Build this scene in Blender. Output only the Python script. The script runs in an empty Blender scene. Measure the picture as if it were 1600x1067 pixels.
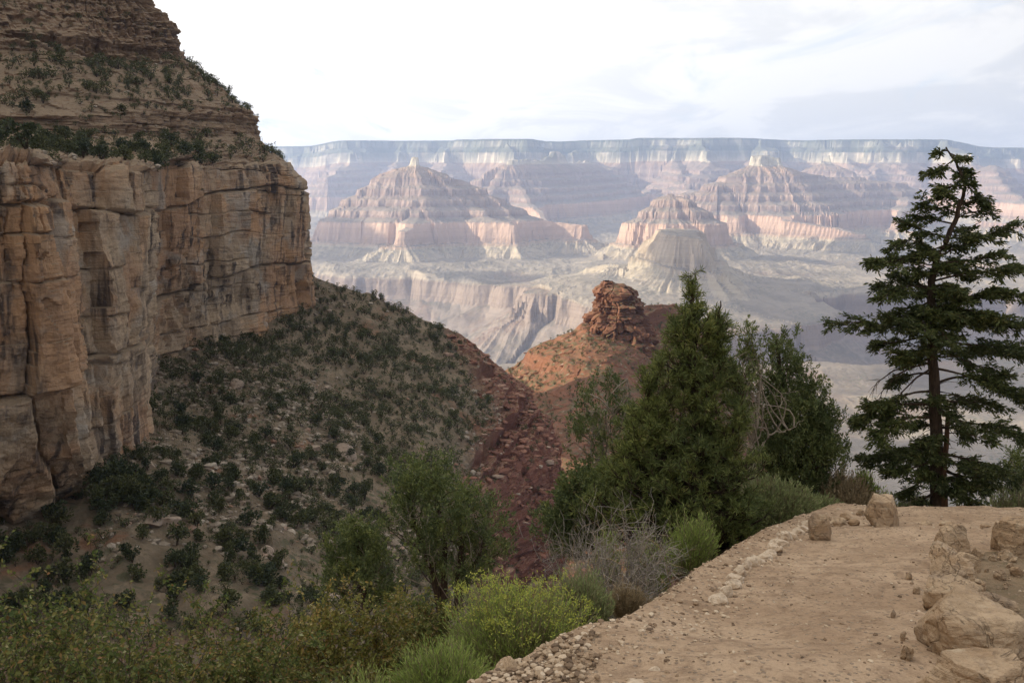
import bpy, bmesh, math, random
import numpy as np
from mathutils import Vector, Matrix

# ------------------------------------------------------------------ camera, sky, sun
SC = bpy.context.scene
COL = SC.collection
FPX = 1556.0                     # focal length in pixels of the 1600 px wide photograph
HORIZ = 300.0                    # row of the true horizon
PITCH = math.atan((533.5 - HORIZ) / FPX)
cam_data = bpy.data.cameras.new('camera')
cam_data.sensor_width = 36.0
cam_data.lens = 36.0 * FPX / 1600.0
cam_data.clip_start = 0.1
cam_data.clip_end = 60000.0
cam = bpy.data.objects.new('camera', cam_data)
cam.location = (0, 0, 0)
cam.rotation_euler = (math.pi / 2 - PITCH, 0, 0)
COL.objects.link(cam)
SC.camera = cam

SUN_ELEV, SUN_AZ = math.radians(23.0), math.radians(-97.0)   # azimuth measured from the view direction, + to the right
sun_dir = Vector((math.sin(SUN_AZ) * math.cos(SUN_ELEV), math.cos(SUN_AZ) * math.cos(SUN_ELEV), math.sin(SUN_ELEV)))
sd = bpy.data.lights.new('sun', 'SUN')
sd.energy = 5.0
sd.angle = math.radians(0.5)
sd.color = (1.0, 0.88, 0.67)
sun = bpy.data.objects.new('sun', sd)
sun.rotation_euler = sun_dir.to_track_quat('Z', 'Y').to_euler()
COL.objects.link(sun)

SC.view_settings.view_transform = 'Standard'
SC.view_settings.look = 'None'
SC.view_settings.exposure = 0.8
SC.view_settings.gamma = 1.0
SC.cycles.use_denoising = True
SC.cycles.volume_bounces = 1
SC.cycles.max_bounces = 5
SC.cycles.diffuse_bounces = 3
SC.cycles.transmission_bounces = 3
SC.cycles.transparent_max_bounces = 8
SC.cycles.sample_clamp_indirect = 4.0


class NT:
    """small node-tree builder"""
    def __init__(self, tree):
        self.t = tree
        self.t.nodes.clear()

    def n(self, kind, **kw):
        nd = self.t.nodes.new(kind)
        for k, v in kw.items():
            setattr(nd, k, v)
        return nd

    def put(self, sock, v):
        if v is None:
            return
        if hasattr(v, 'is_output') or isinstance(v, bpy.types.NodeSocket):
            self.t.links.new(v, sock)
        else:
            if sock.type == 'RGBA' and isinstance(v, tuple) and len(v) == 3:
                v = (*v, 1.0)
            sock.default_value = v

    def math(self, op, a, b=None, c=None, clamp=False):
        nd = self.n('ShaderNodeMath', operation=op, use_clamp=clamp)
        self.put(nd.inputs[0], a)
        self.put(nd.inputs[1], b)
        self.put(nd.inputs[2], c)
        return nd.outputs[0]

    def vmath(self, op, a, b=None):
        nd = self.n('ShaderNodeVectorMath', operation=op)
        self.put(nd.inputs[0], a)
        self.put(nd.inputs[1], b)
        return nd.outputs[0]

    def mix(self, f, a, b, blend='MIX'):
        nd = self.n('ShaderNodeMix', data_type='RGBA', blend_type=blend)
        nd.clamp_factor = True
        self.put(nd.inputs['Factor'], f)
        self.put(nd.inputs[6], a)
        self.put(nd.inputs[7], b)
        return nd.outputs[2]

    def noise(self, vec, scale, detail=5.0, rough=0.55, dist=0.0):
        nd = self.n('ShaderNodeTexNoise')
        self.put(nd.inputs['Vector'], vec)
        nd.inputs['Scale'].default_value = scale
        nd.inputs['Detail'].default_value = detail
        nd.inputs['Roughness'].default_value = rough
        nd.inputs['Distortion'].default_value = dist
        return nd.outputs[0]

    def voro(self, vec, scale, feature='F1', out=0, rnd=1.0):
        nd = self.n('ShaderNodeTexVoronoi', feature=feature)
        self.put(nd.inputs['Vector'], vec)
        nd.inputs['Scale'].default_value = scale
        nd.inputs['Randomness'].default_value = rnd
        return nd.outputs[out]

    def scalev(self, vec, s):
        nd = self.n('ShaderNodeMapping')
        self.put(nd.inputs[0], vec)
        nd.inputs['Scale'].default_value = s
        return nd.outputs[0]

    def ramp(self, f, stops, interp='LINEAR'):
        nd = self.n('ShaderNodeValToRGB')
        cr = nd.color_ramp
        cr.interpolation = interp
        while len(cr.elements) < len(stops):
            cr.elements.new(0.5)
        for e, (p, c) in zip(cr.elements, stops):
            e.position = p
            e.color = (*c, 1.0) if len(c) == 3 else c
        self.put(nd.inputs[0], f)
        return nd.outputs[0]

    def step(self, v, a, b):
        nd = self.n('ShaderNodeMapRange', interpolation_type='SMOOTHSTEP')
        self.put(nd.inputs[0], v)
        nd.inputs[1].default_value = a
        nd.inputs[2].default_value = b
        return nd.outputs[0]

    def pos(self):
        return self.n('ShaderNodeNewGeometry').outputs['Position']

    def nz(self):
        g = self.n('ShaderNodeNewGeometry')
        s = self.n('ShaderNodeSeparateXYZ')
        self.put(s.inputs[0], g.outputs['Normal'])
        return s.outputs[2]

    def island(self):
        return self.n('ShaderNodeNewGeometry').outputs['Random Per Island']

    def bump(self, h, strength, dist):
        nd = self.n('ShaderNodeBump')
        nd.inputs['Strength'].default_value = strength
        nd.inputs['Distance'].default_value = dist
        self.put(nd.inputs['Height'], h)
        return nd.outputs[0]

    def surface(self, color, rough=0.9, normal=None, spec=0.2):
        b = self.n('ShaderNodeBsdfPrincipled')
        self.put(b.inputs['Base Color'], color)
        self.put(b.inputs['Roughness'], rough)
        b.inputs['Specular IOR Level'].default_value = spec
        self.put(b.inputs['Normal'], normal)
        o = self.n('ShaderNodeOutputMaterial')
        self.t.links.new(b.outputs[0], o.inputs[0])

    def leaf_surface(self, color, trans=0.35, rough=0.6):
        b = self.n('ShaderNodeBsdfPrincipled')
        self.put(b.inputs['Base Color'], color)
        b.inputs['Roughness'].default_value = rough
        b.inputs['Specular IOR Level'].default_value = 0.25
        tr = self.n('ShaderNodeBsdfTranslucent')
        self.put(tr.inputs[0], color)
        mx = self.n('ShaderNodeMixShader')
        mx.inputs[0].default_value = trans
        self.t.links.new(b.outputs[0], mx.inputs[1])
        self.t.links.new(tr.outputs[0], mx.inputs[2])
        o = self.n('ShaderNodeOutputMaterial')
        self.t.links.new(mx.outputs[0], o.inputs[0])


def mat(name):
    m = bpy.data.materials.new(name)
    m.use_nodes = True
    return m, NT(m.node_tree)


world = bpy.data.worlds.new('World')
SC.world = world
world.use_nodes = True
w = NT(world.node_tree)
sky = w.n('ShaderNodeTexSky', sky_type='NISHITA')
sky.sun_disc = False
sky.sun_elevation = SUN_ELEV
sky.sun_rotation = SUN_AZ
sky.altitude = 1800.0
sky.air_density = 1.0
sky.dust_density = 1.6
blue = w.vmath('MULTIPLY', sky.outputs[0], (0.10, 0.10, 0.10))
gen = w.n('ShaderNodeTexCoord').outputs['Generated']
sx = w.n('ShaderNodeSeparateXYZ')
w.put(sx.inputs[0], gen)
zz = w.math('ADD', w.math('MAXIMUM', sx.outputs[2], 0.0), 0.12)
cx = w.n('ShaderNodeCombineXYZ')
w.put(cx.inputs[0], w.math('DIVIDE', sx.outputs[0], zz))
w.put(cx.inputs[1], w.math('DIVIDE', sx.outputs[1], zz))
deck = cx.outputs[0]
n1 = w.noise(w.scalev(deck, (0.9, 0.42, 1)), 1.0, 7.0, 0.6, 1.2)
n2 = w.noise(w.scalev(deck, (1.3, 0.75, 1)), 1.0, 9.0, 0.62, 0.9)
cover = w.step(n1, 0.25, 0.46)
tone = w.step(n2, 0.40, 0.56)
# the cloud deck is brighter towards the sun's side
bright_side = Vector((math.sin(math.radians(-64)) * 0.92, math.cos(math.radians(-64)) * 0.92, 0.39))   # thinnest part of the cloud deck
dotn = w.n('ShaderNodeVectorMath', operation='DOT_PRODUCT')
w.put(dotn.inputs[0], gen)
dotn.inputs[1].default_value = tuple(bright_side)
glow = w.n('ShaderNodeMapRange')
w.put(glow.inputs[0], dotn.outputs['Value'])
glow.inputs[1].default_value, glow.inputs[2].default_value = -1.0, 1.0
glow = glow.outputs[0]
gray = w.ramp(glow, [(0.05, (0.11, 0.118, 0.138)), (0.42, (0.475, 0.473, 0.475)), (0.62, (0.575, 0.57, 0.56)), (0.75, (0.72, 0.70, 0.665)), (0.95, (1.0, 0.93, 0.84))])
white = w.ramp(glow, [(0.05, (0.20, 0.205, 0.22)), (0.42, (0.575, 0.56, 0.535)), (0.62, (0.70, 0.68, 0.65)), (0.75, (0.90, 0.86, 0.81)), (0.95, (1.35, 1.23, 1.08))])
cloud = w.mix(tone, gray, white)
veil = w.mix(0.55, blue, (0.49, 0.525, 0.57))
skyc = w.mix(cover, veil, cloud)
bg = w.n('ShaderNodeBackground')
w.put(bg.inputs[0], skyc)
bg.inputs[1].default_value = 1.0
wo = w.n('ShaderNodeOutputWorld')
world.node_tree.links.new(bg.outputs[0], wo.inputs[0])


# ------------------------------------------------------------------ helpers
def P(px, py, y):
    """world point seen at pixel (px, py) of the 1600x1067 photograph at depth y"""
    vx, vz = (px - 800.0) / FPX, -(py - 533.5) / FPX
    c, s = math.cos(PITCH), math.sin(PITCH)
    dy, dz = c + vz * s, -s + vz * c
    k = y / dy
    return Vector((vx * k, y, dz * k))


def PV(a):
    return np.array([P(*q) if len(q) == 3 else Vector(q[1:]) for q in a], dtype=np.float64)


def to_px(p):
    c, s = math.cos(PITCH), math.sin(PITCH)
    x, y, z = p[..., 0], p[..., 1], p[..., 2]
    d = y * c - z * s
    u = y * s + z * c
    return 800 + FPX * x / d, 533.5 - FPX * u / d, d


_rs = np.random.RandomState(7)
_perm = np.concatenate([_rs.permutation(256)] * 3)
_val = _rs.rand(256).astype(np.float64) * 2 - 1


def vnoise(p):
    """value noise in 3-D, p (...,3) -> -1..1"""
    p = np.asarray(p, dtype=np.float64)
    i = np.floor(p).astype(np.int64)
    f = p - i
    f = f * f * f * (f * (f * 6 - 15) + 10)
    i &= 255
    x0, y0, z0 = i[..., 0], i[..., 1], i[..., 2]
    x1, y1, z1 = (x0 + 1) & 255, (y0 + 1) & 255, (z0 + 1) & 255
    fx, fy, fz = f[..., 0], f[..., 1], f[..., 2]

    def h(a, b, c):
        return _val[_perm[_perm[_perm[a] + b] + c]]
    a = h(x0, y0, z0) * (1 - fx) + h(x1, y0, z0) * fx
    b = h(x0, y1, z0) * (1 - fx) + h(x1, y1, z0) * fx
    c = h(x0, y0, z1) * (1 - fx) + h(x1, y0, z1) * fx
    d = h(x0, y1, z1) * (1 - fx) + h(x1, y1, z1) * fx
    e = a * (1 - fy) + b * fy
    g = c * (1 - fy) + d * fy
    return e * (1 - fz) + g * fz


def fbm(p, octaves=4, gain=0.5, ridged=False):
    p = np.asarray(p, dtype=np.float64)
    a, s, tot = 1.0, 0.0, 0.0
    for o in range(octaves):
        v = vnoise(p * (2.03 ** o) + 17.3 * o)
        if ridged:
            v = 1 - 2 * np.abs(v)
        s = s + a * v
        tot += a
        a *= gain
    return s / tot


def cells(p, jitter=0.9):
    """nearest jittered cell: (random value 0..1 per cell, F1, F2)"""
    p = np.asarray(p, dtype=np.float64)
    i = np.floor(p).astype(np.int64)
    best = np.full(p.shape[:-1], 1e9)
    sec = np.full(p.shape[:-1], 1e9)
    rid = np.zeros(p.shape[:-1])
    for dx in (-1, 0, 1):
        for dy in (-1, 0, 1):
            for dz in (-1, 0, 1):
                c = i + np.array([dx, dy, dz])
                cc = c & 255
                k = _perm[_perm[_perm[cc[..., 0]] + cc[..., 1]] + cc[..., 2]]
                ox = c[..., 0] + 0.5 + 0.5 * jitter * _val[k]
                oy = c[..., 1] + 0.5 + 0.5 * jitter * _val[_perm[k + 1]]
                oz = c[..., 2] + 0.5 + 0.5 * jitter * _val[_perm[k + 2]]
                d = (p[..., 0] - ox) ** 2 + (p[..., 1] - oy) ** 2 + (p[..., 2] - oz) ** 2
                nb = d < best
                sec = np.where(nb, best, np.minimum(sec, d))
                rid = np.where(nb, _val[_perm[k + 3]] * 0.5 + 0.5, rid)
                best = np.where(nb, d, best)
    return rid, np.sqrt(best), np.sqrt(sec)


def mesh_np(name, verts, faces, mats=(), smooth=False, fmat=None, parent=None, attrs=None):
    """verts (n,3), faces (m,3|4) arrays -> one mesh object"""
    verts = np.asarray(verts, dtype=np.float32)
    faces = np.asarray(faces, dtype=np.int32)
    me = bpy.data.meshes.new(name)
    k = faces.shape[1]
    me.vertices.add(len(verts))
    me.vertices.foreach_set('co', verts.ravel())
    me.loops.add(faces.size)
    me.loops.foreach_set('vertex_index', faces.ravel())
    me.polygons.add(len(faces))
    me.polygons.foreach_set('loop_start', np.arange(0, faces.size, k, dtype=np.int32))
    me.polygons.foreach_set('loop_total', np.full(len(faces), k, dtype=np.int32))
    for m in (mats if isinstance(mats, (list, tuple)) else [mats]):
        me.materials.append(m)
    if fmat is not None:
        me.polygons.foreach_set('material_index', np.asarray(fmat, dtype=np.int32))
    me.polygons.foreach_set('use_smooth', np.full(len(faces), bool(smooth)))
    for an, av in (attrs or {}).items():
        at = me.attributes.new(an, 'FLOAT', 'POINT')
        at.data.foreach_set('value', np.asarray(av, dtype=np.float32))
    me.update(calc_edges=True)
    me.validate()
    o = bpy.data.objects.new(name, me)
    COL.objects.link(o)
    if parent is not None:
        o.parent = parent
    return o


def tag(o, label, cat, group=None, kind=None):
    o['label'] = label
    o['category'] = cat
    if group:
        o['group'] = group
    if kind:
        o['kind'] = kind
    return o


def empty(name, loc, rz=0.0):
    e = bpy.data.objects.new(name, None)
    e.location = loc
    e.rotation_euler = (0, 0, rz)
    e.empty_display_size = 0.2
    COL.objects.link(e)
    return e


def grid_faces(nv, nu):
    i = np.arange(nv * nu, dtype=np.int64).reshape(nv, nu)
    return np.stack([i[:-1, :-1], i[:-1, 1:], i[1:, 1:], i[1:, :-1]], -1).reshape(-1, 4)


def grid_normals(G):
    du = np.gradient(G, axis=1)
    dv = np.gradient(G, axis=0)
    n = np.cross(dv, du)
    return n / (np.linalg.norm(n, axis=-1, keepdims=True) + 1e-12)


def loft(rows, nu, nv, vspace=None, smooth_u=0):
    """rows: list of control rows with equal numbers of points; bilinear sheet nv x nu"""
    C = np.stack([PV(r) for r in rows])            # R,Cn,3
    # spacing along u by mean edge length in the picture
    px, py, _ = to_px(C)
    L = np.hypot(np.diff(px, axis=1), np.diff(py, axis=1)).clip(3, 260).mean(0)
    cu = np.concatenate([[0], np.cumsum(L)])
    H = np.hypot(np.diff(px, axis=0), np.diff(py, axis=0)).clip(3, 500).mean(1) if vspace is None else np.array(vspace, float)
    cv = np.concatenate([[0], np.cumsum(H)])
    u = np.linspace(0, cu[-1], nu)
    v = np.linspace(0, cv[-1], nv)
    T = np.empty((C.shape[0], nu, 3))
    for r in range(C.shape[0]):
        for k in range(3):
            T[r, :, k] = np.interp(u, cu, C[r, :, k])
    G = np.empty((nv, nu, 3))
    vi = np.clip(np.searchsorted(cv, v, side='right') - 1, 0, len(cv) - 2)
    vf = ((v - cv[vi]) / (cv[vi + 1] - cv[vi]))[:, None, None]
    G = T[vi] * (1 - vf) + T[vi + 1] * vf
    for _ in range(smooth_u):
        G[:, 1:-1] = 0.25 * G[:, :-2] + 0.5 * G[:, 1:-1] + 0.25 * G[:, 2:]
        G[1:-1] = 0.25 * G[:-2] + 0.5 * G[1:-1] + 0.25 * G[2:]
    vv = np.interp(v, cv, np.arange(len(cv)))       # fractional row index
    return G, vv, np.interp(u, cu, np.arange(len(cu)))
HAZE_DENSITY = 5.3e-5
# ------------------------------------------------------------------ far canyon: buttes, rim, canyon floor
# strata profile: height against horizontal distance travelled outward from the rim
_prof = [(-4000, 580), (-150, 552), (0, 540), (25, 455), (45, 435), (170, 352), (200, 215), (220, 200), (420, 100)]
d_, z_ = 420, 100
for k in range(4):
    d_ += 14; z_ -= 44; _prof.append((d_, z_))
    d_ += 95; z_ -= 38.5; _prof.append((d_, z_))
_prof += [(d_ + 42, -378), (d_ + 75, -390), (d_ + 82, -408), (d_ + 200, -482), (d_ + 430, -528), (d_ + 640, -552), (d_ + 672, -665), (d_ + 1240, -960), (d_ + 3000, -1010)]
PP = np.array([a for a, b in _prof], float)
PZ = np.array([b for a, b in _prof], float)
P_FLOOR = d_ + 600.0


def dip(y):
    return 0.034 * np.maximum(y - 8500.0, 0.0) - 0.05 * np.clip(6800.0 - y, 0.0, 4300.0)


def rise(x, y):
    far = np.clip((np.asarray(y, float) - 13500.0) / 1500.0, 0, 1)
    az = np.asarray(x, float) / np.maximum(np.asarray(y, float), 1.0)
    low = -105.0 / (1 + np.exp(-(az - 0.452) / 0.006)) - 85.0 / (1 + np.exp((az + 0.185) / 0.006)) + 26.0 * np.clip((az - 0.115) / 0.01, 0, 1) * np.clip((0.29 - az) / 0.05, 0, 1) - 22 * np.exp(-((az - 0.045) / 0.02) ** 2)
    return far * low + 95.0 * np.exp(-((x - 250.0) ** 2 + (y - 5330.0) ** 2) / 620.0 ** 2) + 48.0 * np.exp(-((x - 920.0) ** 2 + (y - 5750.0) ** 2) / 520.0 ** 2)


def p_of_z(z):
    return float(np.interp(-z, -PZ, PP))


# (id, [(px, py, depth), ...], extra run added to the profile)
SPINES = [
    (0, [(650, 246, 8200), (668, 262, 8230), (700, 279, 8260), (738, 284, 8300), (762, 305, 8300), (800, 318, 8300), (850, 345, 8240), (905, 352, 8180)], 0),
    (0, [(650, 246, 8200), (632, 266, 8120), (592, 284, 8030), (560, 312, 8050), (520, 340, 8000), (500, 350, 7950)], 0),
    (0, [(650, 275, 8120), (648, 315, 7800), (638, 357, 7300), (630, 362, 7150)], 0),
    (0, [(720, 300, 8150), (760, 340, 7700), (800, 352, 7500)], 0),
    (1, [(1070, 366, 5480), (1060, 360, 5700), (1072, 358, 5900)], 0),
    (1, [(1015, 372, 5720), (985, 400, 5600), (930, 436, 5480)], 110),
    (1, [(1100, 370, 5900), (1130, 392, 5980), (1190, 424, 6050), (1260, 448, 6200)], 110),
    (1, [(1075, 400, 5450), (1085, 440, 5250), (1095, 466, 5060)], 110),
    (1, [(940, 441, 5480), (900, 446, 5380), (838, 449, 5330)], None),
    (2, [(1048, 303, 7600), (1072, 312, 7650), (1110, 348, 7650)], 0),
    (2, [(1048, 303, 7600), (1020, 322, 7550), (995, 348, 7450)], 0),
    (3, [(1184, 244, 9800), (1200, 243, 9850), (1214, 247, 9850), (1240, 268, 10000), (1290, 277, 10250), (1350, 278, 10500), (1410, 288, 10600)], 0),
    (3, [(1184, 246, 9800), (1165, 268, 9700), (1125, 285, 9550), (1090, 302, 9500), (1070, 310, 9600)], 0),
    (3, [(1180, 290, 9500), (1205, 330, 9150), (1232, 345, 8900), (1300, 356, 8600), (1335, 366, 8400), (1350, 378, 8300)], 0),
    (3, [(1130, 290, 9450), (1150, 340, 9000)], 0),
    (4, [(795, 250, 11600), (812, 248, 11700), (830, 249, 11900), (870, 250, 12600), (940, 252, 13600)], 0),
    (4, [(795, 252, 11600), (775, 290, 11200), (768, 305, 10900)], 0),
    (4, [(815, 285, 11200), (835, 325, 10400), (850, 345, 9900), (860, 352, 9700)], 0),
    (5, [(1290, 250, 12600), (1297, 252, 12600), (1310, 262, 12500), (1330, 275, 12300)], 0),
    (5, [(1415, 285, 10800), (1410, 330, 9800), (1400, 345, 9400)], 0),
    (5, [(1530, 258, 13300), (1550, 275, 12600), (1580, 300, 11800), (1620, 330, 11000)], 0),
    (5, [(1530, 345, 9900), (1600, 352, 9600), (1700, 340, 10500)], 0),
    (5, [(1600, 395, 7700), (1660, 380, 8200), (1800, 360, 9000)], 150),
    (5, [(1100, 300, 12000), (1075, 290, 13000), (1062, 270, 14000), (1060, 245, 15000)], 0),
    (5, [(300, 320, 9000), (420, 335, 8800), (470, 350, 8600)], 0),
    (6, [(100, 224, 17000), (480, 223, 17200), (530, 222, 16600), (640, 221, 16000), (760, 220, 15600), (836, 220, 15300), (850, 223, 16400), (940, 222, 15900), (985, 219, 15200), (1100, 217, 15300), (1160, 219, 15300), (1240, 222, 15900), (1310, 221, 15300), (1400, 221, 15700), (1475, 222, 15500), (1500, 231, 16800), (1560, 233, 17600), (1650, 232, 17800), (1900, 230, 18000)], 0),
    (6, [(700, 228, 15800), (690, 262, 14300), (700, 292, 13200)], 0),
    (6, [(1100, 226, 15300), (1110, 252, 14200), (1080, 285, 13000)], 0),
    (6, [(1400, 228, 15700), (1380, 254, 14600), (1360, 288, 13500)], 0),
    (6, [(1200, 228, 15300), (1215, 258, 13800)], 0),
    (6, [(800, 228, 15400), (812, 262, 14000)], 0),
    (6, [(620, 228, 16200), (612, 258, 14800), (600, 290, 13800)], 0),
    (6, [(560, 224, 16600), (545, 250, 15000), (520, 275, 13500)], 0),
    (6, [(1300, 224, 15300), (1330, 245, 14300)], 0),
    (6, [(905, 224, 15900), (900, 250, 14600), (890, 275, 13400)], 0),
    (6, [(1470, 224, 15500), (1500, 246, 14200)], 0),
    (6, [(420, 236, 21000), (300, 236, 21000)], 0),
]


RIM = [k for k, q_ in enumerate(SPINES) if q_[1][0][:2] == (100, 224)][0]


def far_terrain():
    cols = np.concatenate([np.linspace(-900, 380, 40, endpoint=False), np.linspace(380, 1640, 1010, endpoint=False), np.linspace(1640, 2500, 30)])
    rows = np.exp(np.linspace(math.log(900), math.log(23500), 1050))
    X = ((cols - 800) / FPX)[None, :] * rows[:, None]
    Y = np.repeat(rows[:, None], len(cols), 1)
    Q = np.stack([X, Y, np.zeros_like(X)], -1)
    # domain warp gives promontories and alcoves
    wx = 75 * fbm(Q / 700.0, 3) + 38 * fbm(Q / 190.0 + 9, 3)
    wy = 110 * fbm(Q / 900.0 + 31, 3) + 38 * fbm(Q / 190.0 + 57, 3)
    far_k = np.clip((Y - 11500) / 3000, 0, 1)
    wy = wy + far_k * (1150 * fbm(Q / 1500.0 + 3, 3) + 260 * fbm(Q / 420.0 + 13, 3))
    k = np.clip((Y - 2500) / 3500, 0.3, 1)
    Xw, Yw = X + wx * k, Y + wy * k
    best = np.full(X.shape, 1e9)
    sbest = np.zeros(X.shape)
    dbest = np.zeros(X.shape)
    ident = np.full(X.shape, 9, dtype=np.int8)
    for si, (sid, pts, extra) in enumerate(SPINES):
        W = PV(pts)
        if extra is None:
            ps = [P_FLOOR + 40] * len(W)
        else:
            ps = [0.0] * len(W) if si == RIM else [p_of_z(w_[2] - float(dip(w_[1])) - float(rise(w_[0], w_[1]))) + extra for w_ in W]
        cum = 0.0
        crest = {0: 30.0, 1: 85.0, 3: 55.0, 6: 0.0}.get(sid, 26.0)
        for j in range(len(W) - 1):
            ax, ay, bx, by = W[j][0], W[j][1], W[j + 1][0], W[j + 1][1]
            L = math.hypot(bx - ax, by - ay)
            ux, uy = (bx - ax) / L, (by - ay) / L
            rx, ry = Xw - ax, Yw - ay
            t0 = rx * ux + ry * uy
            t = np.clip(t0, 0, L)
            cr = rx * uy - ry * ux
            over = t0 - t
            dist = np.sqrt(cr * cr + over * over)
            dist = np.maximum(dist - crest, 0.0)
            p = ps[j] + (ps[j + 1] - ps[j]) * t / L + dist
            ang = np.arctan2(np.abs(over), np.abs(cr) + 1e-6)
            s = cum + t + np.sign(over) * ang * 260 + np.where(cr > 0, 0, 5000) + si * 700
            m = p < best
            best = np.where(m, p, best)
            sbest = np.where(m, s, sbest)
            dbest = np.where(m, dist, dbest)
            ident = np.where(m, sid, ident)
            cum += L
    # the North Rim plateau behind its edge
    rimx, rimy = [], []
    W = PV(SPINES[RIM][1])
    order = np.argsort(W[:, 0] / W[:, 1])
    az = (W[:, 0] / W[:, 1])[order]
    ry = W[order, 1]
    edge = np.interp(X / Y, az, ry)
    plate = edge - Yw
    best = np.where((plate < 0) & (Y > 14000), np.minimum(best, np.maximum(plate, -3900)), best)
    # flutes and gullies running down from each crest
    far = np.clip(Y / 8000.0, 0.45, 1.6)
    fl = fbm(np.stack([sbest / 95.0, best / 900.0, best * 0 + 3.3], -1), 3, 0.55, ridged=True)
    fl2 = fbm(np.stack([sbest / 31.0, best / 400.0, best * 0 + 8.1], -1), 2, 0.5, ridged=True)
    fl3 = fbm(np.stack([sbest / 330.0, best / 1500.0, best * 0 + 5.1], -1), 2, 0.5)
    onslope = np.clip(dbest / 170.0, 0, 1)
    shale = np.clip((best - d_ - 80) / 120.0, 0, 1) * np.clip((d_ + 640 - best) / 150.0, 0, 1)
    flw = fbm(np.stack([sbest / 170.0 + 40, best / 1200.0, best * 0 + 1.3], -1), 4, 0.6, ridged=True)
    best = best - 95 * flw * shale * np.minimum(far, 1.2)
    amp = 1.0 + 1.2 * fbm(Q / 800.0 + 91, 2)
    p = best - (36 * fl * amp * (1 - 0.75 * far_k) + 8 * fl2 * (2 - amp) + 90 * fl3) * onslope * np.minimum(far, 1.15)
    cone = np.where(ident == 1, np.clip(dbest / 120.0, 0, 1), 0.0)
    p = p - cone * (70 * fbm(np.stack([sbest / 130.0, best / 2500.0, best * 0 + 31.0], -1), 3, 0.55, ridged=True) + 40 * fbm(Q / 160.0 + 71, 3))
    p = p + (46 * fbm(Q / 230.0 + 3, 4, 0.6)) * onslope + far_k * 130 * fbm(Q / 520.0 + 63, 4, 0.6)
    floor_p = P_FLOOR + 90 * fbm(Q / 1500.0 + 5, 4)
    # inner gorge behind the Tonto platform
    G = PV([(-700, 505, 7000), (-200, 505, 6500), (300, 515, 6050), (560, 530, 5650), (690, 540, 5250), (780, 590, 4750), (1000, 590, 4750), (1200, 590, 4900), (1400, 590, 4950), (1700, 600, 5000), (2500, 600, 5300)])
    gd = np.full(X.shape, 1e9)
    for j in range(len(G) - 1):
        ax, ay, bx, by = G[j][0], G[j][1], G[j + 1][0], G[j + 1][1]
        L = math.hypot(bx - ax, by - ay)
        ux, uy = (bx - ax) / L, (by - ay) / L
        t0 = np.clip((Xw - ax) * ux + (Yw - ay) * uy, 0, L)
        gd = np.minimum(gd, np.hypot(Xw - ax - t0 * ux, Yw - ay - t0 * uy))
    gd = gd + 110 * fbm(Q / 420.0 + 21, 4, 0.55) - 70 * fbm(Q / 260.0 + 41, 3, 0.5, ridged=True)
    gorge_p = d_ + 1480.0 - np.maximum(gd, 0)
    floor_p = np.maximum(floor_p, gorge_p)
    sm = 60.0
    hmix = np.clip(0.5 + 0.5 * (floor_p - p) / sm, 0, 1)
    pf = floor_p * (1 - hmix) + p * hmix - sm * hmix * (1 - hmix)
    floor_is = p > floor_p
    ident = np.where(floor_is, 9, ident)
    zs = np.interp(pf, PP, PZ)
    zs = zs + 2.2 * fbm(Q / 35.0, 3) * np.clip(Y / 4000, 0.5, 2) + 8 * fbm(Q / 300.0 + 2, 3) * floor_is
    # rolling hills and washes on the platform
    hills = 34 * fbm(Q / 520.0 + 11, 4, 0.5, ridged=True) * np.clip((4600 - Y) / 1000.0, 0, 1) * floor_is
    zs = zs + hills
    bench_h = np.clip((Y - 4600) / 800.0, 0, 1) * np.clip((15000 - Y) / 2000.0, 0, 1) * np.clip((pf - d_ - 250) / 200.0, 0, 1) * np.clip((d_ + 660 - pf) / 60.0, 0, 1)
    zs = zs + bench_h * (44 * fbm(Q / 480.0 + 121, 5, 0.55, ridged=True) + 18)
    Z = zs + dip(Y) + rise(X, Y)
    strata = zs + 6 * fbm(Q / 160.0 + 70, 3)
    strata = np.where((ident == 1) & (strata > -396), -396 + 0.02 * strata, strata)
    return cols, rows, np.stack([X, Y, Z], -1), strata, ident


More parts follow.
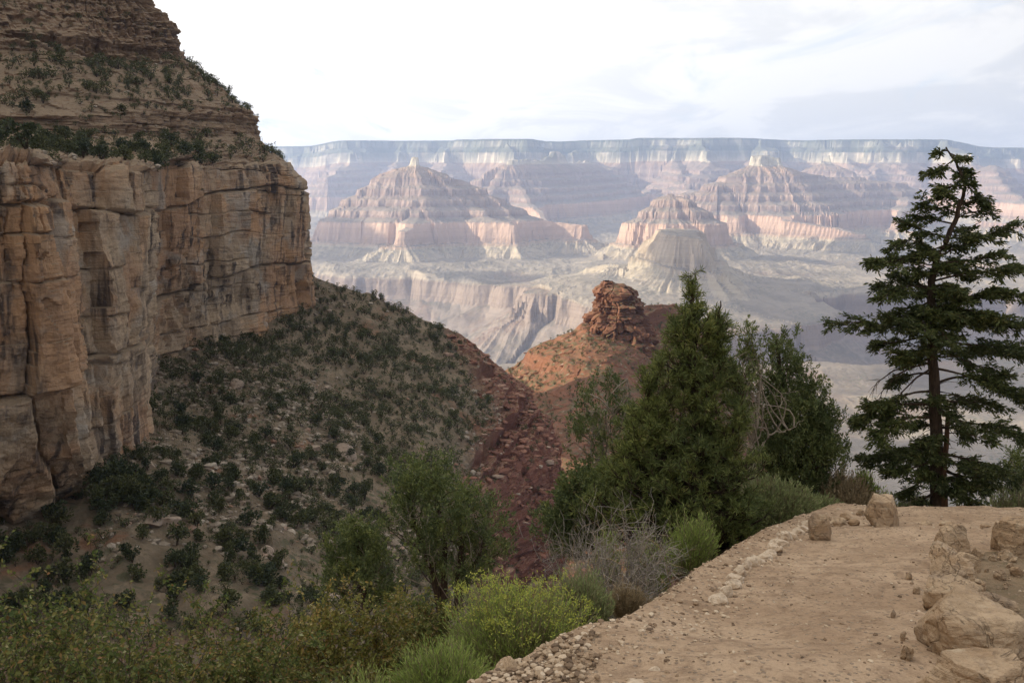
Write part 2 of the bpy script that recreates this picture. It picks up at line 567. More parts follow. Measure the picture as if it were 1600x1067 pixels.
def canyon_material():
    m, t = mat('canyon_strata')
    at = t.n('ShaderNodeAttribute', attribute_name='strata').outputs['Fac']
    pos = t.pos()
    nz = t.nz()
    zr = t.n('ShaderNodeMapRange')
    t.put(zr.inputs[0], at)
    zr.inputs[1].default_value, zr.inputs[2].default_value = -1000.0, 600.0
    f = zr.outputs[0]

    def e(z):
        return (z + 1000.0) / 1600.0
    gorge = (0.19, 0.165, 0.145)
    tap = (0.29, 0.225, 0.18)
    shale = (0.43, 0.36, 0.275)
    red = (0.42, 0.295, 0.225)
    sup = (0.27, 0.19, 0.155)
    supl = (0.39, 0.29, 0.23)
    herm = (0.30, 0.21, 0.16)
    coco = (0.62, 0.54, 0.41)
    kai = (0.40, 0.37, 0.29)
    stops = [(0.0, gorge), (e(-700), (0.29, 0.235, 0.195)), (e(-656), tap), (e(-552), tap), (e(-540), shale), (e(-408), (0.43, 0.365, 0.265)),
             (e(-390), (0.44, 0.31, 0.22)), (e(-376), red), (e(-236), (0.56, 0.385, 0.285)), (e(-228), supl), (e(-190), sup), (e(-150), supl), (e(-110), sup), (e(-60), supl),
             (e(-20), sup), (e(60), supl), (e(98), sup), (e(120), herm), (e(195), (0.42, 0.28, 0.19)), (e(212), coco), (e(348), (0.60, 0.52, 0.40)), (e(365), (0.15, 0.155, 0.105)), (e(430), (0.17, 0.17, 0.115)), (e(445), kai), (e(515), (0.34, 0.32, 0.25)), (e(530), (0.09, 0.11, 0.07))]
    base = t.ramp(f, stops[:32])
    # thin beds
    bedn = t.noise(t.scalev(pos, (0.0006, 0.0006, 0.055)), 1.0, 4.0, 0.7)
    base = t.mix(t.math('MULTIPLY', t.step(bedn, 0.42, 0.62), 0.35), base, t.vmath('MULTIPLY', base, (0.62, 0.58, 0.56)))
    # loose ground, scrub and talus on everything that is not a cliff
    n = t.noise(pos, 0.006, 6.0, 0.6)
    talus = t.mix(t.step(n, 0.4, 0.62), (0.245, 0.21, 0.17), (0.165, 0.145, 0.12))
    upper = t.step(at, -250.0, 0.0)
    talus2 = t.mix(n, (0.25, 0.18, 0.14), (0.15, 0.13, 0.10))
    talus = t.mix(upper, talus, talus2)
    floorc = t.step(at, -520.0, -560.0)
    rp = t.noise(pos, 0.0016, 4.0, 0.55)
    reds = t.mix(t.step(rp, 0.45, 0.60), (0.12, 0.105, 0.085), (0.20, 0.12, 0.085))
    talus = t.mix(t.math('MULTIPLY', floorc, 0.8), talus, reds)
    flat = t.step(nz, 0.66, 0.93)
    col = t.mix(t.math('MULTIPLY', flat, 0.8), base, talus)
    forest = t.math('MULTIPLY', t.step(at, 150.0, 330.0), t.step(t.noise(pos, 0.0022, 5.0, 0.6), 0.36, 0.53))
    col = t.mix(t.math('MULTIPLY', forest, 0.75), col, (0.085, 0.10, 0.07))
    # scrub speckle
    sp = t.voro(pos, 0.05)
    spk = t.math('MULTIPLY', t.math('MULTIPLY', t.step(sp, 0.42, 0.25), t.step(t.noise(pos, 0.004, 3.0), 0.42, 0.6)), flat)
    col = t.mix(t.math('MULTIPLY', spk, 0.6), col, (0.10, 0.11, 0.07))
    streak = t.noise(t.scalev(pos, (0.03, 0.03, 0.003)), 1.0, 4.0, 0.6)
    col = t.mix(t.math('MULTIPLY', t.step(streak, 0.5, 0.7), 0.16), col, t.vmath('MULTIPLY', col, (0.55, 0.5, 0.5)))
    bn = t.noise(pos, 0.03, 6.0, 0.65)
    t.surface(col, 0.95, t.bump(bn, 0.8, 14.0), 0.1)
    return m


M_CANYON = canyon_material()
fcols, frows, FG, FSTR, FID = far_terrain()
_faces = grid_faces(*FG.shape[:2])
_fid = FID.ravel()[_faces[:, 0]]
_V = FG.reshape(-1, 3)
_S = FSTR.ravel()
FAR_NAMES = {
    0: ('butte', 'broad pyramid shaped pink and grey butte with pointed pale summit, left of centre', 'butte'),
    1: ('mesa', 'flat topped pale sunlit mesa with grey ribbed skirts, nearest of the far formations', 'mesa'),
    2: ('butte', 'small pink stepped butte peeking out right behind the flat topped mesa', 'butte'),
    3: ('butte', 'long red stepped butte with white blocky cap and sunlit pink cliff, left of the fir', 'butte'),
    4: ('butte', 'hazy blue butte with short white cliff cap, right behind the pyramid shaped butte', 'butte'),
    5: ('ridge', 'hazy banded canyon ridges below the far rim and behind the fir', 'ridge'),
    6: ('plateau', 'long level far rim of the canyon with pale cliff bands under the sky', 'plateau'),
    9: ('canyon_floor', 'grey green canyon floor with rolling ground and inner gorge', 'canyon floor'),
}
for k_, (nm, lb, ct) in FAR_NAMES.items():
    fsel = _faces[_fid == k_]
    used, inv = np.unique(fsel, return_inverse=True)
    o = mesh_np(nm, _V[used], inv.reshape(-1, 4), M_CANYON, attrs={'strata': _S[used]})
    tag(o, lb, ct, kind='structure')
# ------------------------------------------------------------------ near left wall: cliff, talus slope, red ledges; red butte
W_ = 'w'
CLIFF_ROWS = [
    # plateau far above, out of the picture
    [(W_, -520, -220, 420), (W_, -560, 60, 430), (-1500, -1900, 420), (-700, -1000, 500), (-300, -700, 520), (-200, -650, 520), (-150, -600, 520), (-50, -520, 520), (0, -480, 520), (60, -420, 520), (100, -360, 520), (130, -300, 520), (120, -300, 560), (0, -300, 640)],
    [(W_, -330, -220, 300), (W_, -350, 60, 320), (-1600, -1300, 260), (-600, -560, 340), (-150, -300, 395), (-60, -280, 398), (-30, -270, 398), (60, -240, 400), (100, -210, 402), (150, -170, 404), (180, -120, 408), (205, -90, 414), (190, -100, 470), (80, -100, 560)],
    # upper cliff
    [(W_, -325, -220, 235), (W_, -340, 60, 250), (-1650, -900, 250), (-640, -300, 330), (-140, -110, 378), (-50, -100, 382), (-20, -95, 382), (90, -75, 388), (140, -55, 390), (200, -20, 396), (232, 0, 404), (243, 2, 410), (225, 0, 470), (100, 0, 560)],
    [(W_, -318, -220, 205), (W_, -332, 60, 215), (-1650, -760, 245), (-645, -190, 325), (-140, -20, 368), (-40, -15, 372), (-10, -12, 372), (100, 5, 380), (150, 20, 385), (215, 38, 393), (262, 42, 402), (270, 44, 409), (250, 40, 470), (120, 40, 560)],
    [(W_, -312, -220, 190), (W_, -326, 60, 198), (-1660, -680, 242), (-650, -110, 318), (-140, 55, 355), (0, 58, 358), (50, 62, 358), (130, 76, 370), (175, 80, 378), (225, 82, 390), (264, 82, 402), (272, 84, 408), (255, 80, 470), (120, 80, 560)],
    [(W_, -305, -220, 180), (W_, -320, 60, 186), (-1660, -640, 238), (-650, -90, 312), (-140, 62, 348), (0, 66, 350), (60, 74, 352), (150, 90, 366), (200, 94, 376), (245, 92, 388), (280, 88, 402), (289, 96, 409), (265, 95, 470), (130, 95, 560)],
    # slope with trees
    [(W_, -290, -220, 168), (W_, -305, 60, 172), (-1640, -600, 232), (-645, -50, 306), (-140, 85, 340), (0, 92, 342), (60, 98, 344), (160, 108, 358), (215, 112, 370), (265, 112, 384), (310, 116, 400), (322, 118, 409), (300, 115, 470), (160, 115, 560)],
    [(W_, -270, -220, 150), (W_, -285, 60, 152), (-1600, -500, 222), (-630, 10, 290), (-140, 135, 318), (0, 140, 322), (65, 142, 326), (180, 140, 348), (240, 136, 362), (300, 132, 382), (338, 132, 400), (350, 142, 410), (325, 140, 470), (200, 140, 560)],
    [(W_, -245, -220, 125), (W_, -260, 60, 126), (-1560, -390, 208), (-600, 90, 262), (-140, 178, 296), (0, 182, 302), (70, 182, 312), (200, 180, 338), (262, 176, 356), (330, 172, 378), (372, 170, 400), (388, 178, 410), (360, 175, 470), (230, 175, 560)],
    # minor cliff
    [(W_, -242, -220, 112), (W_, -256, 60, 112), (-1560, -340, 206), (-600, 120, 260), (-140, 205, 294), (0, 206, 300), (72, 207, 309), (205, 214, 334), (265, 214, 352), (335, 212, 374), (385, 208, 398), (404, 216, 410), (380, 210, 470), (230, 210, 560)],
    # bench with trees above the great cliff
    [(W_, -215, -220, 88), (W_, -225, 60, 88), (-1450, -200, 180), (-560, 165, 215), (-140, 228, 245), (0, 230, 250), (75, 232, 266), (215, 236, 300), (272, 236, 338), (345, 234, 364), (410, 232, 396), (428, 242, 410), (400, 240, 470), (230, 240, 560)],
    [(W_, -190, -220, 52), (W_, -200, 60, 52), (-1100, 40, 105), (-480, 205, 118), (-140, 242, 148), (0, 254, 150), (52, 256, 156), (70, 259, 202), (224, 266, 222), (240, 262, 304), (345, 257, 350), (446, 252, 398), (436, 256, 470), (250, 256, 560)],
    # great cliff
    [(W_, -180, -220, 46), (W_, -190, 60, 46), (-1100, 60, 102), (-480, 215, 115), (-140, 248, 145), (0, 258, 146), (50, 260, 152), (66, 264, 197), (222, 272, 217), (240, 266, 300), (345, 260, 345), (450, 258, 394), (440, 262, 470), (250, 262, 560)],
    [(W_, -178, -220, 36), (W_, -188, 60, 36), (-1090, 120, 101), (-485, 270, 114), (-150, 300, 144), (2, 305, 145), (66, 312, 152), (78, 316, 196), (222, 320, 216), (240, 306, 300), (345, 292, 345), (478, 284, 400), (455, 290, 470), (250, 290, 560)],
    [(W_, -176, -220, 10), (W_, -186, 60, 10), (-1080, 340, 100), (-490, 450, 113), (-160, 460, 143), (5, 470, 147), (96, 480, 154), (104, 484, 192), (224, 440, 216), (240, 390, 305), (350, 372, 348), (481, 380, 404), (458, 390, 470), (250, 390, 560)],
    [(W_, -172, -220, -15), (W_, -182, 60, -15), (-1070, 560, 98), (-495, 640, 111), (-170, 620, 142), (0, 640, 150), (118, 640, 158), (124, 644, 189), (226, 570, 216), (240, 470, 312), (355, 450, 352), (486, 432, 408), (462, 440, 470), (250, 440, 560)],
    [(W_, -165, -220, -40), (W_, -172, 60, -40), (-1060, 760, 95), (-500, 820, 108), (-180, 770, 140), (0, 745, 156), (128, 715, 164), (134, 716, 188), (228, 650, 216), (240, 530, 318), (360, 478, 356), (492, 452, 412), (470, 470, 470), (250, 470, 560)],
    [(W_, -160, -220, -70), (W_, -165, 60, -70), (-1000, 1100, 90), (-500, 1000, 104), (-190, 880, 138), (0, 830, 167), (134, 790, 180), (142, 790, 188), (232, 730, 215), (246, 600, 318), (372, 590, 350), (500, 540, 412), (480, 560, 470), (250, 560, 560)],
]


def build_cliff():
    nv, nu = 760, 640
    # give the visible part most of the columns
    G, vv, uu = loft(CLIFF_ROWS, nu, nv, vspace=[60, 50, 45, 45, 16, 28, 55, 45, 36, 34, 38, 10, 50, 170, 150, 110, 90])
    G0 = G.copy()
    for _ in range(3):
        G[:, 1:-1] = 0.25 * G[:, :-2] + 0.5 * G[:, 1:-1] + 0.25 * G[:, 2:]
    Nn = grid_normals(G)
    if Nn[nv // 2, nu // 2, 1] > 0:
        Nn = -Nn
    hz = Nn.copy()
    hz[..., 2] *= 0.25
    hz /= np.linalg.norm(hz, axis=-1, keepdims=True) + 1e-9
    cliffy = np.clip(np.interp(vv, [1, 2, 4.9, 5.3, 6, 7.8, 8.2, 8.8, 9.2, 10.9, 11.2, 17], [1, 1, 1, 0.5, 0.15, 0.15, 0.9, 0.9, 0.15, 0.15, 1, 1]), 0, 1)[:, None]
    great = np.interp(vv, [10.95, 11.3], [0, 1])[:, None]
    upper = 1 - great
    q = G * np.array([1, 1, 1.0])
    warp = np.stack([fbm(q / 11.0 + k * 19, 3) for k in range(3)], -1)
    # great cliff: big slabs, buttresses, joints
    qs = q + warp * 5
    big = fbm(qs / np.array([30, 30, 55.0]), 4, 0.55)
    slab, f1, f2 = cells((q + warp * 2.2) / np.array([12, 12, 34.0]))
    slab2, g1, g2 = cells((q + warp * 0.9) / np.array([4.4, 4.4, 9.0]))
    slab3, h1, h2 = cells((q + warp * 0.5) / np.array([1.6, 1.6, 2.2]))
    zbed = q[..., 2] + 1.5 * fbm(q / 30.0 + 60, 3)
    notch = np.exp(-(((zbed / 8.5 + 0.35 * fbm(q / 50.0 + 21, 2)) % 1.0 - 0.5) / 0.035) ** 2) * np.clip(0.5 + 2 * fbm(q / 18.0 + 33, 2), 0, 1)
    colx, coly = G0[nv * 13 // 17, :, 0], G0[nv * 13 // 17, :, 1]
    arc = np.concatenate([[0], np.cumsum(np.hypot(np.diff(colx), np.diff(coly)))])[None, :] + 0 * G[..., 0]
    arc = arc + 1.6 * warp[..., 0] + 5.0 * fbm(q / 45.0 + 17, 3) + 0.22 * (q[..., 2] + 20) * fbm(q / 70.0 + 27, 2)

    def blocks(wd, h, seed, wob=1.0):
        zz = q[..., 2] + wob * 0.16 * h * (fbm(q / (3.5 * h) + seed, 3) * 2.2) + 0.35 * h * vnoise(np.stack([q[..., 2] / (1.7 * h) + seed, 0 * arc, 0 * arc], -1))
        i = np.floor(zz / h).astype(np.int64)
        sh = _val[_perm[(i + seed) & 255]]
        w2 = wd * (1 + 0.45 * _val[_perm[(i + seed + 77) & 255]])
        aa = arc / w2 + sh * 5 + 0.3 * fbm(q / (2.5 * wd) + seed * 3, 2)
        j = np.floor(aa).astype(np.int64)
        k2 = _perm[(_perm[(i + seed) & 255] + j) & 255]
        edge = np.minimum(np.minimum(aa - j, 1 - (aa - j)) * w2, np.minimum(zz / h - i, 1 - (zz / h - i)) * h)
        # each block face is tilted a little
        tl = _val[_perm[(k2 + 31) & 255]] * (aa - j - 0.5) + _val[_perm[(k2 + 63) & 255]] * (zz / h - i - 0.5)
        return _val[k2] + 0.7 * tl, edge
    b1, e1 = blocks(13.0, 26.0, 3)
    b2, e2 = blocks(5.5, 8.5, 50)
    b3, e3 = blocks(2.1, 2.6, 91)
    b4, e4 = blocks(8.0, 3.2, 120, 0.5)
    b5, e5 = blocks(4.0, 1.3, 150, 0.4)
    joint = np.exp(-((f2 - f1) / 0.05) ** 2)
    fine = fbm(q / np.array([2.2, 2.2, 1.4]), 4, 0.6)
    rid = fbm(q / np.array([5.0, 5.0, 9.0]) + 4, 4, 0.55, ridged=True)
    sel = np.clip(0.5 + 1.8 * fbm(q / 28.0 + 71, 2), 0.15, 1)
    d_great = 2.1 * big + 2.0 * b1 + 0.95 * b2 * sel + 0.34 * b3 * sel - 1.5 * np.exp(-(e1 / 0.4) ** 2) - 0.9 * np.exp(-(e2 / 0.25) ** 2) * sel + 1.2 * (slab - 0.5) + 0.5 * fine + 0.5 * rid
    # upper beds: horizontal ledges of different hardness
    zb = q[..., 2] + 2.0 * fbm(q / 40.0, 3) + 0.5 * fbm(q / 6.0, 3)

    def ledge(h, seed):
        i = np.floor(zb / h).astype(np.int64)
        f = zb / h - i
        a = _val[_perm[(i + seed) & 255]]
        b = _val[_perm[(i + 1 + seed) & 255]]
        t_ = np.clip((f - 0.82) / 0.18, 0, 1)
        return a * (1 - t_) + b * t_
    d_up = 1.5 * ledge(3.1, 3) + 0.8 * ledge(1.15, 40) + 3.0 * ledge(9.0, 90) + 3.2 * fbm(q / 26.0 + 8, 3) + 1.5 * b4 + 0.6 * b5 + 1.2 * b1 - 0.5 * np.exp(-(e4 / 0.3) ** 2) + 0.4 * fine
    d_slope = 1.2 * fbm(q / 9.0, 4) + 1.1 * (slab2 - 0.5) + 0.8 * ledge(2.6, 11)
    d = great * d_great + upper * (cliffy * d_up + (1 - cliffy) * d_slope)
    # hold the silhouette columns near the traced place
    G = G + hz * d[..., None]
    # bedding steps also on the lower cliff lip
    st = np.where(np.repeat(great, nu, 1) > 0.5, 1.0, 0.0)
    o = mesh_np('cliff', G.reshape(-1, 3), grid_faces(nv, nu)[:, ::-1], cliff_material(), attrs={'great': (great + 0 * d).ravel(), 'cliffy': (cliffy + 0 * d).ravel()})
    tag(o, 'tall tan and orange cliff streaked with dark varnish, ledged slopes of trees above it', 'cliff', kind='structure')
    return G, vv, cliffy + 0 * d


def cliff_material():
    m, t = mat('sandstone_cliff')
    pos = t.pos()
    nz = t.nz()
    great = t.n('ShaderNodeAttribute', attribute_name='great').outputs['Fac']
    big = t.noise(pos, 0.022, 5.0, 0.6, 0.6)
    mid = t.noise(pos, 0.09, 6.0, 0.65, 0.4)
    tan = t.mix(t.step(mid, 0.38, 0.62), (0.47, 0.345, 0.225), (0.37, 0.27, 0.18))
    oran = t.mix(t.step(mid, 0.35, 0.6), (0.47, 0.265, 0.135), (0.38, 0.22, 0.125))
    gray = t.mix(mid, (0.33, 0.285, 0.23), (0.46, 0.40, 0.325))
    col = t.mix(t.math('MULTIPLY', t.step(big, 0.43, 0.57), 0.85), tan, oran)
    col = t.mix(t.math('MULTIPLY', t.step(t.noise(pos, 0.05, 6.0, 0.65, 1.0), 0.50, 0.64), 0.75), col, gray)
    # dark desert varnish running down
    st = t.noise(t.scalev(pos, (0.32, 0.32, 0.03)), 1.0, 5.0, 0.62, 0.4)
    msk = t.step(t.noise(pos, 0.035, 5.0, 0.65), 0.40, 0.58)
    col = t.mix(t.math('MULTIPLY', t.math('MULTIPLY', t.step(st, 0.47, 0.63), msk), 0.92), col, (0.06, 0.048, 0.044))
    st2 = t.noise(t.scalev(pos, (0.7, 0.7, 0.05)), 1.0, 4.0, 0.6)
    col = t.mix(t.math('MULTIPLY', t.step(st2, 0.52, 0.7), 0.35), col, (0.13, 0.09, 0.065))
    # upper beds: browner, thin dark partings
    zb = t.noise(t.scalev(pos, (0.012, 0.012, 0.42)), 1.0, 5.0, 0.7)
    beds = t.ramp(zb, [(0.3, (0.14, 0.09, 0.058)), (0.42, (0.27, 0.175, 0.11)), (0.5, (0.18, 0.115, 0.075)), (0.56, (0.30, 0.21, 0.135)), (0.64, (0.15, 0.095, 0.065)), (0.75, (0.26, 0.18, 0.115))])
    beds = t.mix(t.math('MULTIPLY', t.math('MULTIPLY', t.step(st, 0.52, 0.68), msk), 0.6), beds, (0.08, 0.06, 0.05))
    col = t.mix(great, beds, col)
    # loose ground on ledges
    dirt = t.mix(t.noise(pos, 0.6, 5.0, 0.7), (0.33, 0.25, 0.17), (0.20, 0.15, 0.10))
    col = t.mix(t.math('MULTIPLY', t.step(nz, 0.45, 0.75), 0.85), col, dirt)
    grain = t.noise(pos, 1.3, 6.0, 0.7)
    col = t.mix(t.math('MULTIPLY', t.step(grain, 0.5, 0.72), 0.3), col, t.vmath('MULTIPLY', col, (0.5, 0.48, 0.46)))
    bn = t.math('ADD', t.noise(pos, 0.8, 8.0, 0.7), t.math('MULTIPLY', zb, 0.8))
    t.surface(col, 0.95, t.bump(bn, 0.9, 0.9), 0.1)
    return m


TALUS_ROWS = [
    [(-700, 840, 100), (-200, 800, 128), (0, 770, 170), (100, 745, 190), (140, 730, 196), (228, 660, 226), (236, 545, 330), (330, 530, 350), (400, 510, 372), (486, 426, 430), (560, 455, 436), (640, 490, 446), (700, 512, 455), (722, 522, 458), (780, 572, 470), (802, 590, 476), (830, 606, 480)],
    [(-700, 880, 92), (-200, 850, 118), (0, 812, 160), (100, 775, 180), (140, 755, 187), (240, 690, 212), (262, 590, 300), (345, 570, 322), (420, 550, 348), (505, 500, 404), (585, 520, 408), (660, 545, 418), (715, 560, 428), (745, 575, 434), (790, 605, 446), (815, 620, 452), (842, 640, 456)],
    [(-700, 940, 85), (-200, 930, 108), (0, 890, 143), (100, 850, 158), (150, 830, 163), (290, 760, 192), (340, 690, 245), (410, 660, 275), (470, 645, 300), (560, 625, 340), (630, 620, 352), (700, 625, 368), (750, 636, 388), (782, 645, 404), (815, 655, 418), (845, 665, 426), (870, 690, 430)],
    [(-700, 1000, 80), (-200, 1000, 100), (0, 970, 128), (110, 930, 142), (200, 905, 148), (350, 850, 170), (430, 790, 205), (500, 760, 235), (560, 745, 258), (640, 725, 290), (690, 715, 306), (740, 712, 340), (780, 718, 368), (815, 724, 384), (845, 728, 394), (872, 735, 400), (890, 770, 400)],
    [(-700, 1060, 74), (-200, 1070, 92), (0, 1040, 115), (120, 1000, 125), (240, 970, 133), (400, 920, 152), (490, 870, 180), (560, 845, 205), (610, 830, 222), (680, 810, 250), (720, 800, 278), (755, 795, 318), (785, 795, 346), (815, 800, 360), (840, 802, 369), (862, 806, 376), (885, 850, 376)],
    [(-700, 1200, 66), (-200, 1200, 82), (0, 1150, 100), (130, 1100, 110), (280, 1080, 116), (450, 1020, 132), (540, 970, 155), (610, 940, 175), (660, 930, 190), (715, 910, 218), (740, 905, 260), (765, 900, 306), (785, 898, 330), (810, 900, 344), (835, 903, 352), (855, 908, 358), (880, 940, 358)],
    [(-700, 1400, 60), (-200, 1400, 74), (0, 1350, 88), (140, 1300, 95), (300, 1250, 100), (480, 1180, 115), (580, 1120, 135), (650, 1080, 150), (690, 1060, 165), (730, 1040, 192), (750, 1030, 240), (770, 1025, 288), (785, 1020, 312), (810, 1020, 328), (835, 1020, 338), (855, 1025, 344), (880, 1050, 344)],
]


def build_talus():
    nv, nu = 520, 640
    G, vv, uu = loft(TALUS_ROWS, nu, nv, smooth_u=4)
    Nn = grid_normals(G)
    if Nn[nv // 2, nu // 2, 2] < 0:
        Nn = -Nn
    q = G
    warp = np.stack([fbm(q / 9.0 + k * 19, 3) for k in range(3)], -1)
    # redness grows towards the right-hand edge of the slope
    px, py, _ = to_px(G)
    edge = np.interp(py, [500, 570, 640, 730, 800, 900], [680, 705, 728, 706, 708, 715])
    redm = np.clip((px - edge + 40 * fbm(q / 22.0, 3)) / 60.0, 0, 1)
    ls, f1, f2 = cells((q + warp * 3) / np.array([10, 10, 6.0]))
    ls2, g1, g2 = cells((q + warp * 1.5) / np.array([3.6, 3.6, 2.2]))
    zb = q[..., 2] + 2.2 * fbm(q / 26.0, 3) + 0.9 * fbm(q / 6.0, 2)

    def terrace(h, sharp):
        f = zb / h
        i = np.floor(f)
        r = f - i
        s = np.clip((r - 0.5) / sharp + 0.5, 0, 1)
        return (i + s) * h - zb
    base = 3.2 * fbm(q / 30.0, 4, 0.5) - 2.6 * np.abs(fbm(q / 18.0 + 4, 3)) + 0.8 * fbm(q / 3.5, 3, 0.6) + 0.5 * terrace(3.4, 0.4) * np.clip(0.2 + 2 * fbm(q / 25.0 + 50, 2), 0, 1) 
    fade = np.clip(vv / 0.9, 0.05, 1)[:, None]
    zr_ = q[..., 2] + 5.0 * fbm(q / 30.0 + 8, 3) + 1.6 * fbm(q / 8.0 + 2, 3)

    def ledge(h, seed):
        i_ = np.floor(zr_ / h).astype(np.int64)
        f = zr_ / h - i_
        a = _val[_perm[(i_ + seed) & 255]]
        b = _val[_perm[(i_ + 1 + seed) & 255]]
        t_ = np.clip((f - 0.8) / 0.2, 0, 1)
        return a * (1 - t_) + b * t_
    red = 2.6 * ledge(4.6, 13) + 1.3 * ledge(1.9, 45) + 3.0 * fbm(q / 16.0, 4) + 2.6 * (ls - 0.5) + 1.2 * (ls2 - 0.5) + 0.4 * fbm(q / 2.4, 3)
    G = G + Nn * (0.6 * base * (1 - redm) + 0.55 * red * redm * fade)[..., None]
    G[..., 2] += 0.5 * base * (1 - redm) + 0.45 * red * redm * fade
    fr = grid_faces(nv, nu)
    rf = redm.ravel()[fr[:, 0]] > 0.5
    V = G.reshape(-1, 3)
    at = redm.ravel()
    fr = fr[:, ::-1]
    for nm, sel, lb, ct in (('talus_slope', ~rf, 'broad rubble slope dotted with dark small trees under the tan cliff', 'slope'), ('red_ledges', rf, 'broken dark red rock ledges stepping down the edge of the slope', 'rock ledges')):
        used, inv = np.unique(fr[sel], return_inverse=True)
        o = mesh_np(nm, V[used], inv.reshape(-1, 4), M_TALUS, attrs={'redm': at[used]})
        tag(o, lb, ct, kind='structure')
    return G, redm


def talus_material():
    m, t = mat('talus_ground')
    pos = t.pos()
    nz = t.nz()
    redm = t.n('ShaderNodeAttribute', attribute_name='redm').outputs['Fac']
    n = t.noise(pos, 0.12, 6.0, 0.65)
    n2 = t.noise(pos, 0.9, 6.0, 0.7)
    dirt = t.mix(t.step(n, 0.36, 0.64), (0.16, 0.12, 0.08), (0.27, 0.205, 0.14))
    dirt = t.mix(t.step(n2, 0.42, 0.66), dirt, (0.15, 0.125, 0.085))
    # red soil patches
    rp = t.step(t.noise(pos, 0.028, 8.0, 0.7, 0.6), 0.57, 0.66)
    dirt = t.mix(t.math('MULTIPLY', rp, 0.6), dirt, t.mix(n2, (0.28, 0.115, 0.06), (0.2, 0.10, 0.06)))
    # low grey green scrub
    sc = t.math('MULTIPLY', t.step(t.voro(pos, 0.42), 0.42, 0.30), t.step(t.noise(pos, 0.07, 3.0), 0.42, 0.6))
    dirt = t.mix(t.math('MULTIPLY', sc, 0.75), dirt, (0.085, 0.09, 0.05))
    zb = t.noise(t.scalev(pos, (0.03, 0.03, 0.5)), 1.0, 5.0, 0.7)
    rock = t.ramp(zb, [(0.3, (0.10, 0.045, 0.033)), (0.45, (0.21, 0.09, 0.06)), (0.55, (0.14, 0.06, 0.042)), (0.7, (0.26, 0.135, 0.092))])
    rock = t.mix(t.math('MULTIPLY', t.step(nz, 0.66, 0.9), 0.9), rock, t.mix(t.step(n2, 0.35, 0.65), (0.30, 0.175, 0.115), (0.13, 0.08, 0.052)))
    col = t.mix(redm, dirt, rock)
    bn = t.noise(pos, 1.6, 8.0, 0.72)
    t.surface(col, 0.95, t.bump(bn, 0.9, 0.7), 0.1)
    return m


M_TALUS = talus_material()
CLIFF_G, CLIFF_V, CLIFF_C = build_cliff()
TALUS_G, TALUS_R = build_talus()


# ------------------------------------------------------------------ red butte in the middle distance
BUTTE_ROWS = [
    [(560, 640, 900), (700, 640, 860), (790, 640, 830), (860, 620, 810), (905, 600, 800), (925, 580, 790), (945, 570, 780), (985, 560, 790), (1020, 545, 830), (1060, 530, 860), (1105, 560, 870), (1150, 620, 870), (1220, 740, 870), (1300, 960, 870)],
    [(560, 600, 760), (700, 610, 720), (788, 584, 670), (830, 545, 676), (880, 520, 684), (908, 506, 694), (940, 506, 700), (985, 490, 715), (1010, 478, 740), (1055, 474, 780), (1092, 498, 790), (1135, 556, 780), (1190, 635, 770), (1290, 860, 760)],
    [(560, 640, 700), (700, 640, 660), (795, 600, 640), (835, 566, 642), (882, 548, 644), (915, 532, 648), (945, 530, 652), (985, 535, 668), (1015, 532, 700), (1050, 525, 735), (1090, 545, 745), (1130, 600, 735), (1190, 670, 720), (1290, 880, 700)],
    [(560, 720, 600), (700, 700, 580), (800, 660, 565), (845, 640, 560), (890, 630, 555), (930, 625, 556), (960, 622, 562), (1000, 622, 580), (1040, 622, 610), (1080, 625, 635), (1120, 650, 640), (1170, 700, 630), (1230, 760, 610), (1310, 900, 590)],
    [(560, 820, 500), (700, 790, 490), (810, 760, 470), (860, 740, 460), (900, 735, 455), (940, 735, 455), (980, 735, 460), (1020, 735, 475), (1060, 740, 500), (1100, 745, 520), (1150, 765, 530), (1220, 800, 520), (1270, 860, 500), (1330, 960, 480)],
    [(560, 1200, 360), (700, 1160, 350), (820, 1120, 335), (870, 1100, 325), (910, 1090, 320), (950, 1090, 318), (990, 1090, 320), (1030, 1090, 330), (1080, 1090, 345), (1130, 1100, 370), (1180, 1100, 380), (1260, 1130, 380), (1300, 1160, 370), (1360, 1200, 360)],
]


def build_red_butte():
    nv, nu = 420, 520
    G, vv, uu = loft(BUTTE_ROWS, nu, nv, vspace=[40, 60, 110, 130, 100], smooth_u=5)
    q = G
    warp = np.stack([fbm(q / 14.0 + k * 19, 3) for k in range(3)], -1)
    zb = q[..., 2] + 3.0 * fbm(q / 40.0, 3) + 1.2 * fbm(q / 9.0, 2)

    def terrace(h, sharp):
        f = zb / h
        i = np.floor(f)
        r = f - i
        s = np.clip((r - 0.5) / sharp + 0.5, 0, 1)
        return (i + s) * h - zb
    ls, f1, f2 = cells((q + warp * 4) / np.array([9, 9, 6.0]))
    rough = np.clip(0.35 + 0.9 * fbm(q / 60.0 + 5, 3), 0, 1)
    dz = rough * (0.9 * terrace(17.0, 0.2) + 0.5 * terrace(6.0, 0.3)) + 0.9 * (ls - 0.5) + 2.5 * fbm(q / 34.0, 4) + 0.8 * fbm(q / 5.0, 3)
    G = G.copy()
    G[..., 2] += dz
    G[..., 1] -= 0.5 * dz
    o = mesh_np('red_butte', G.reshape(-1, 3), grid_faces(nv, nu)[:, ::-1], M_RED)
    tag(o, 'rusty red butte slope with scrub and small ledges beyond the gully', 'butte', kind='structure')
    return G


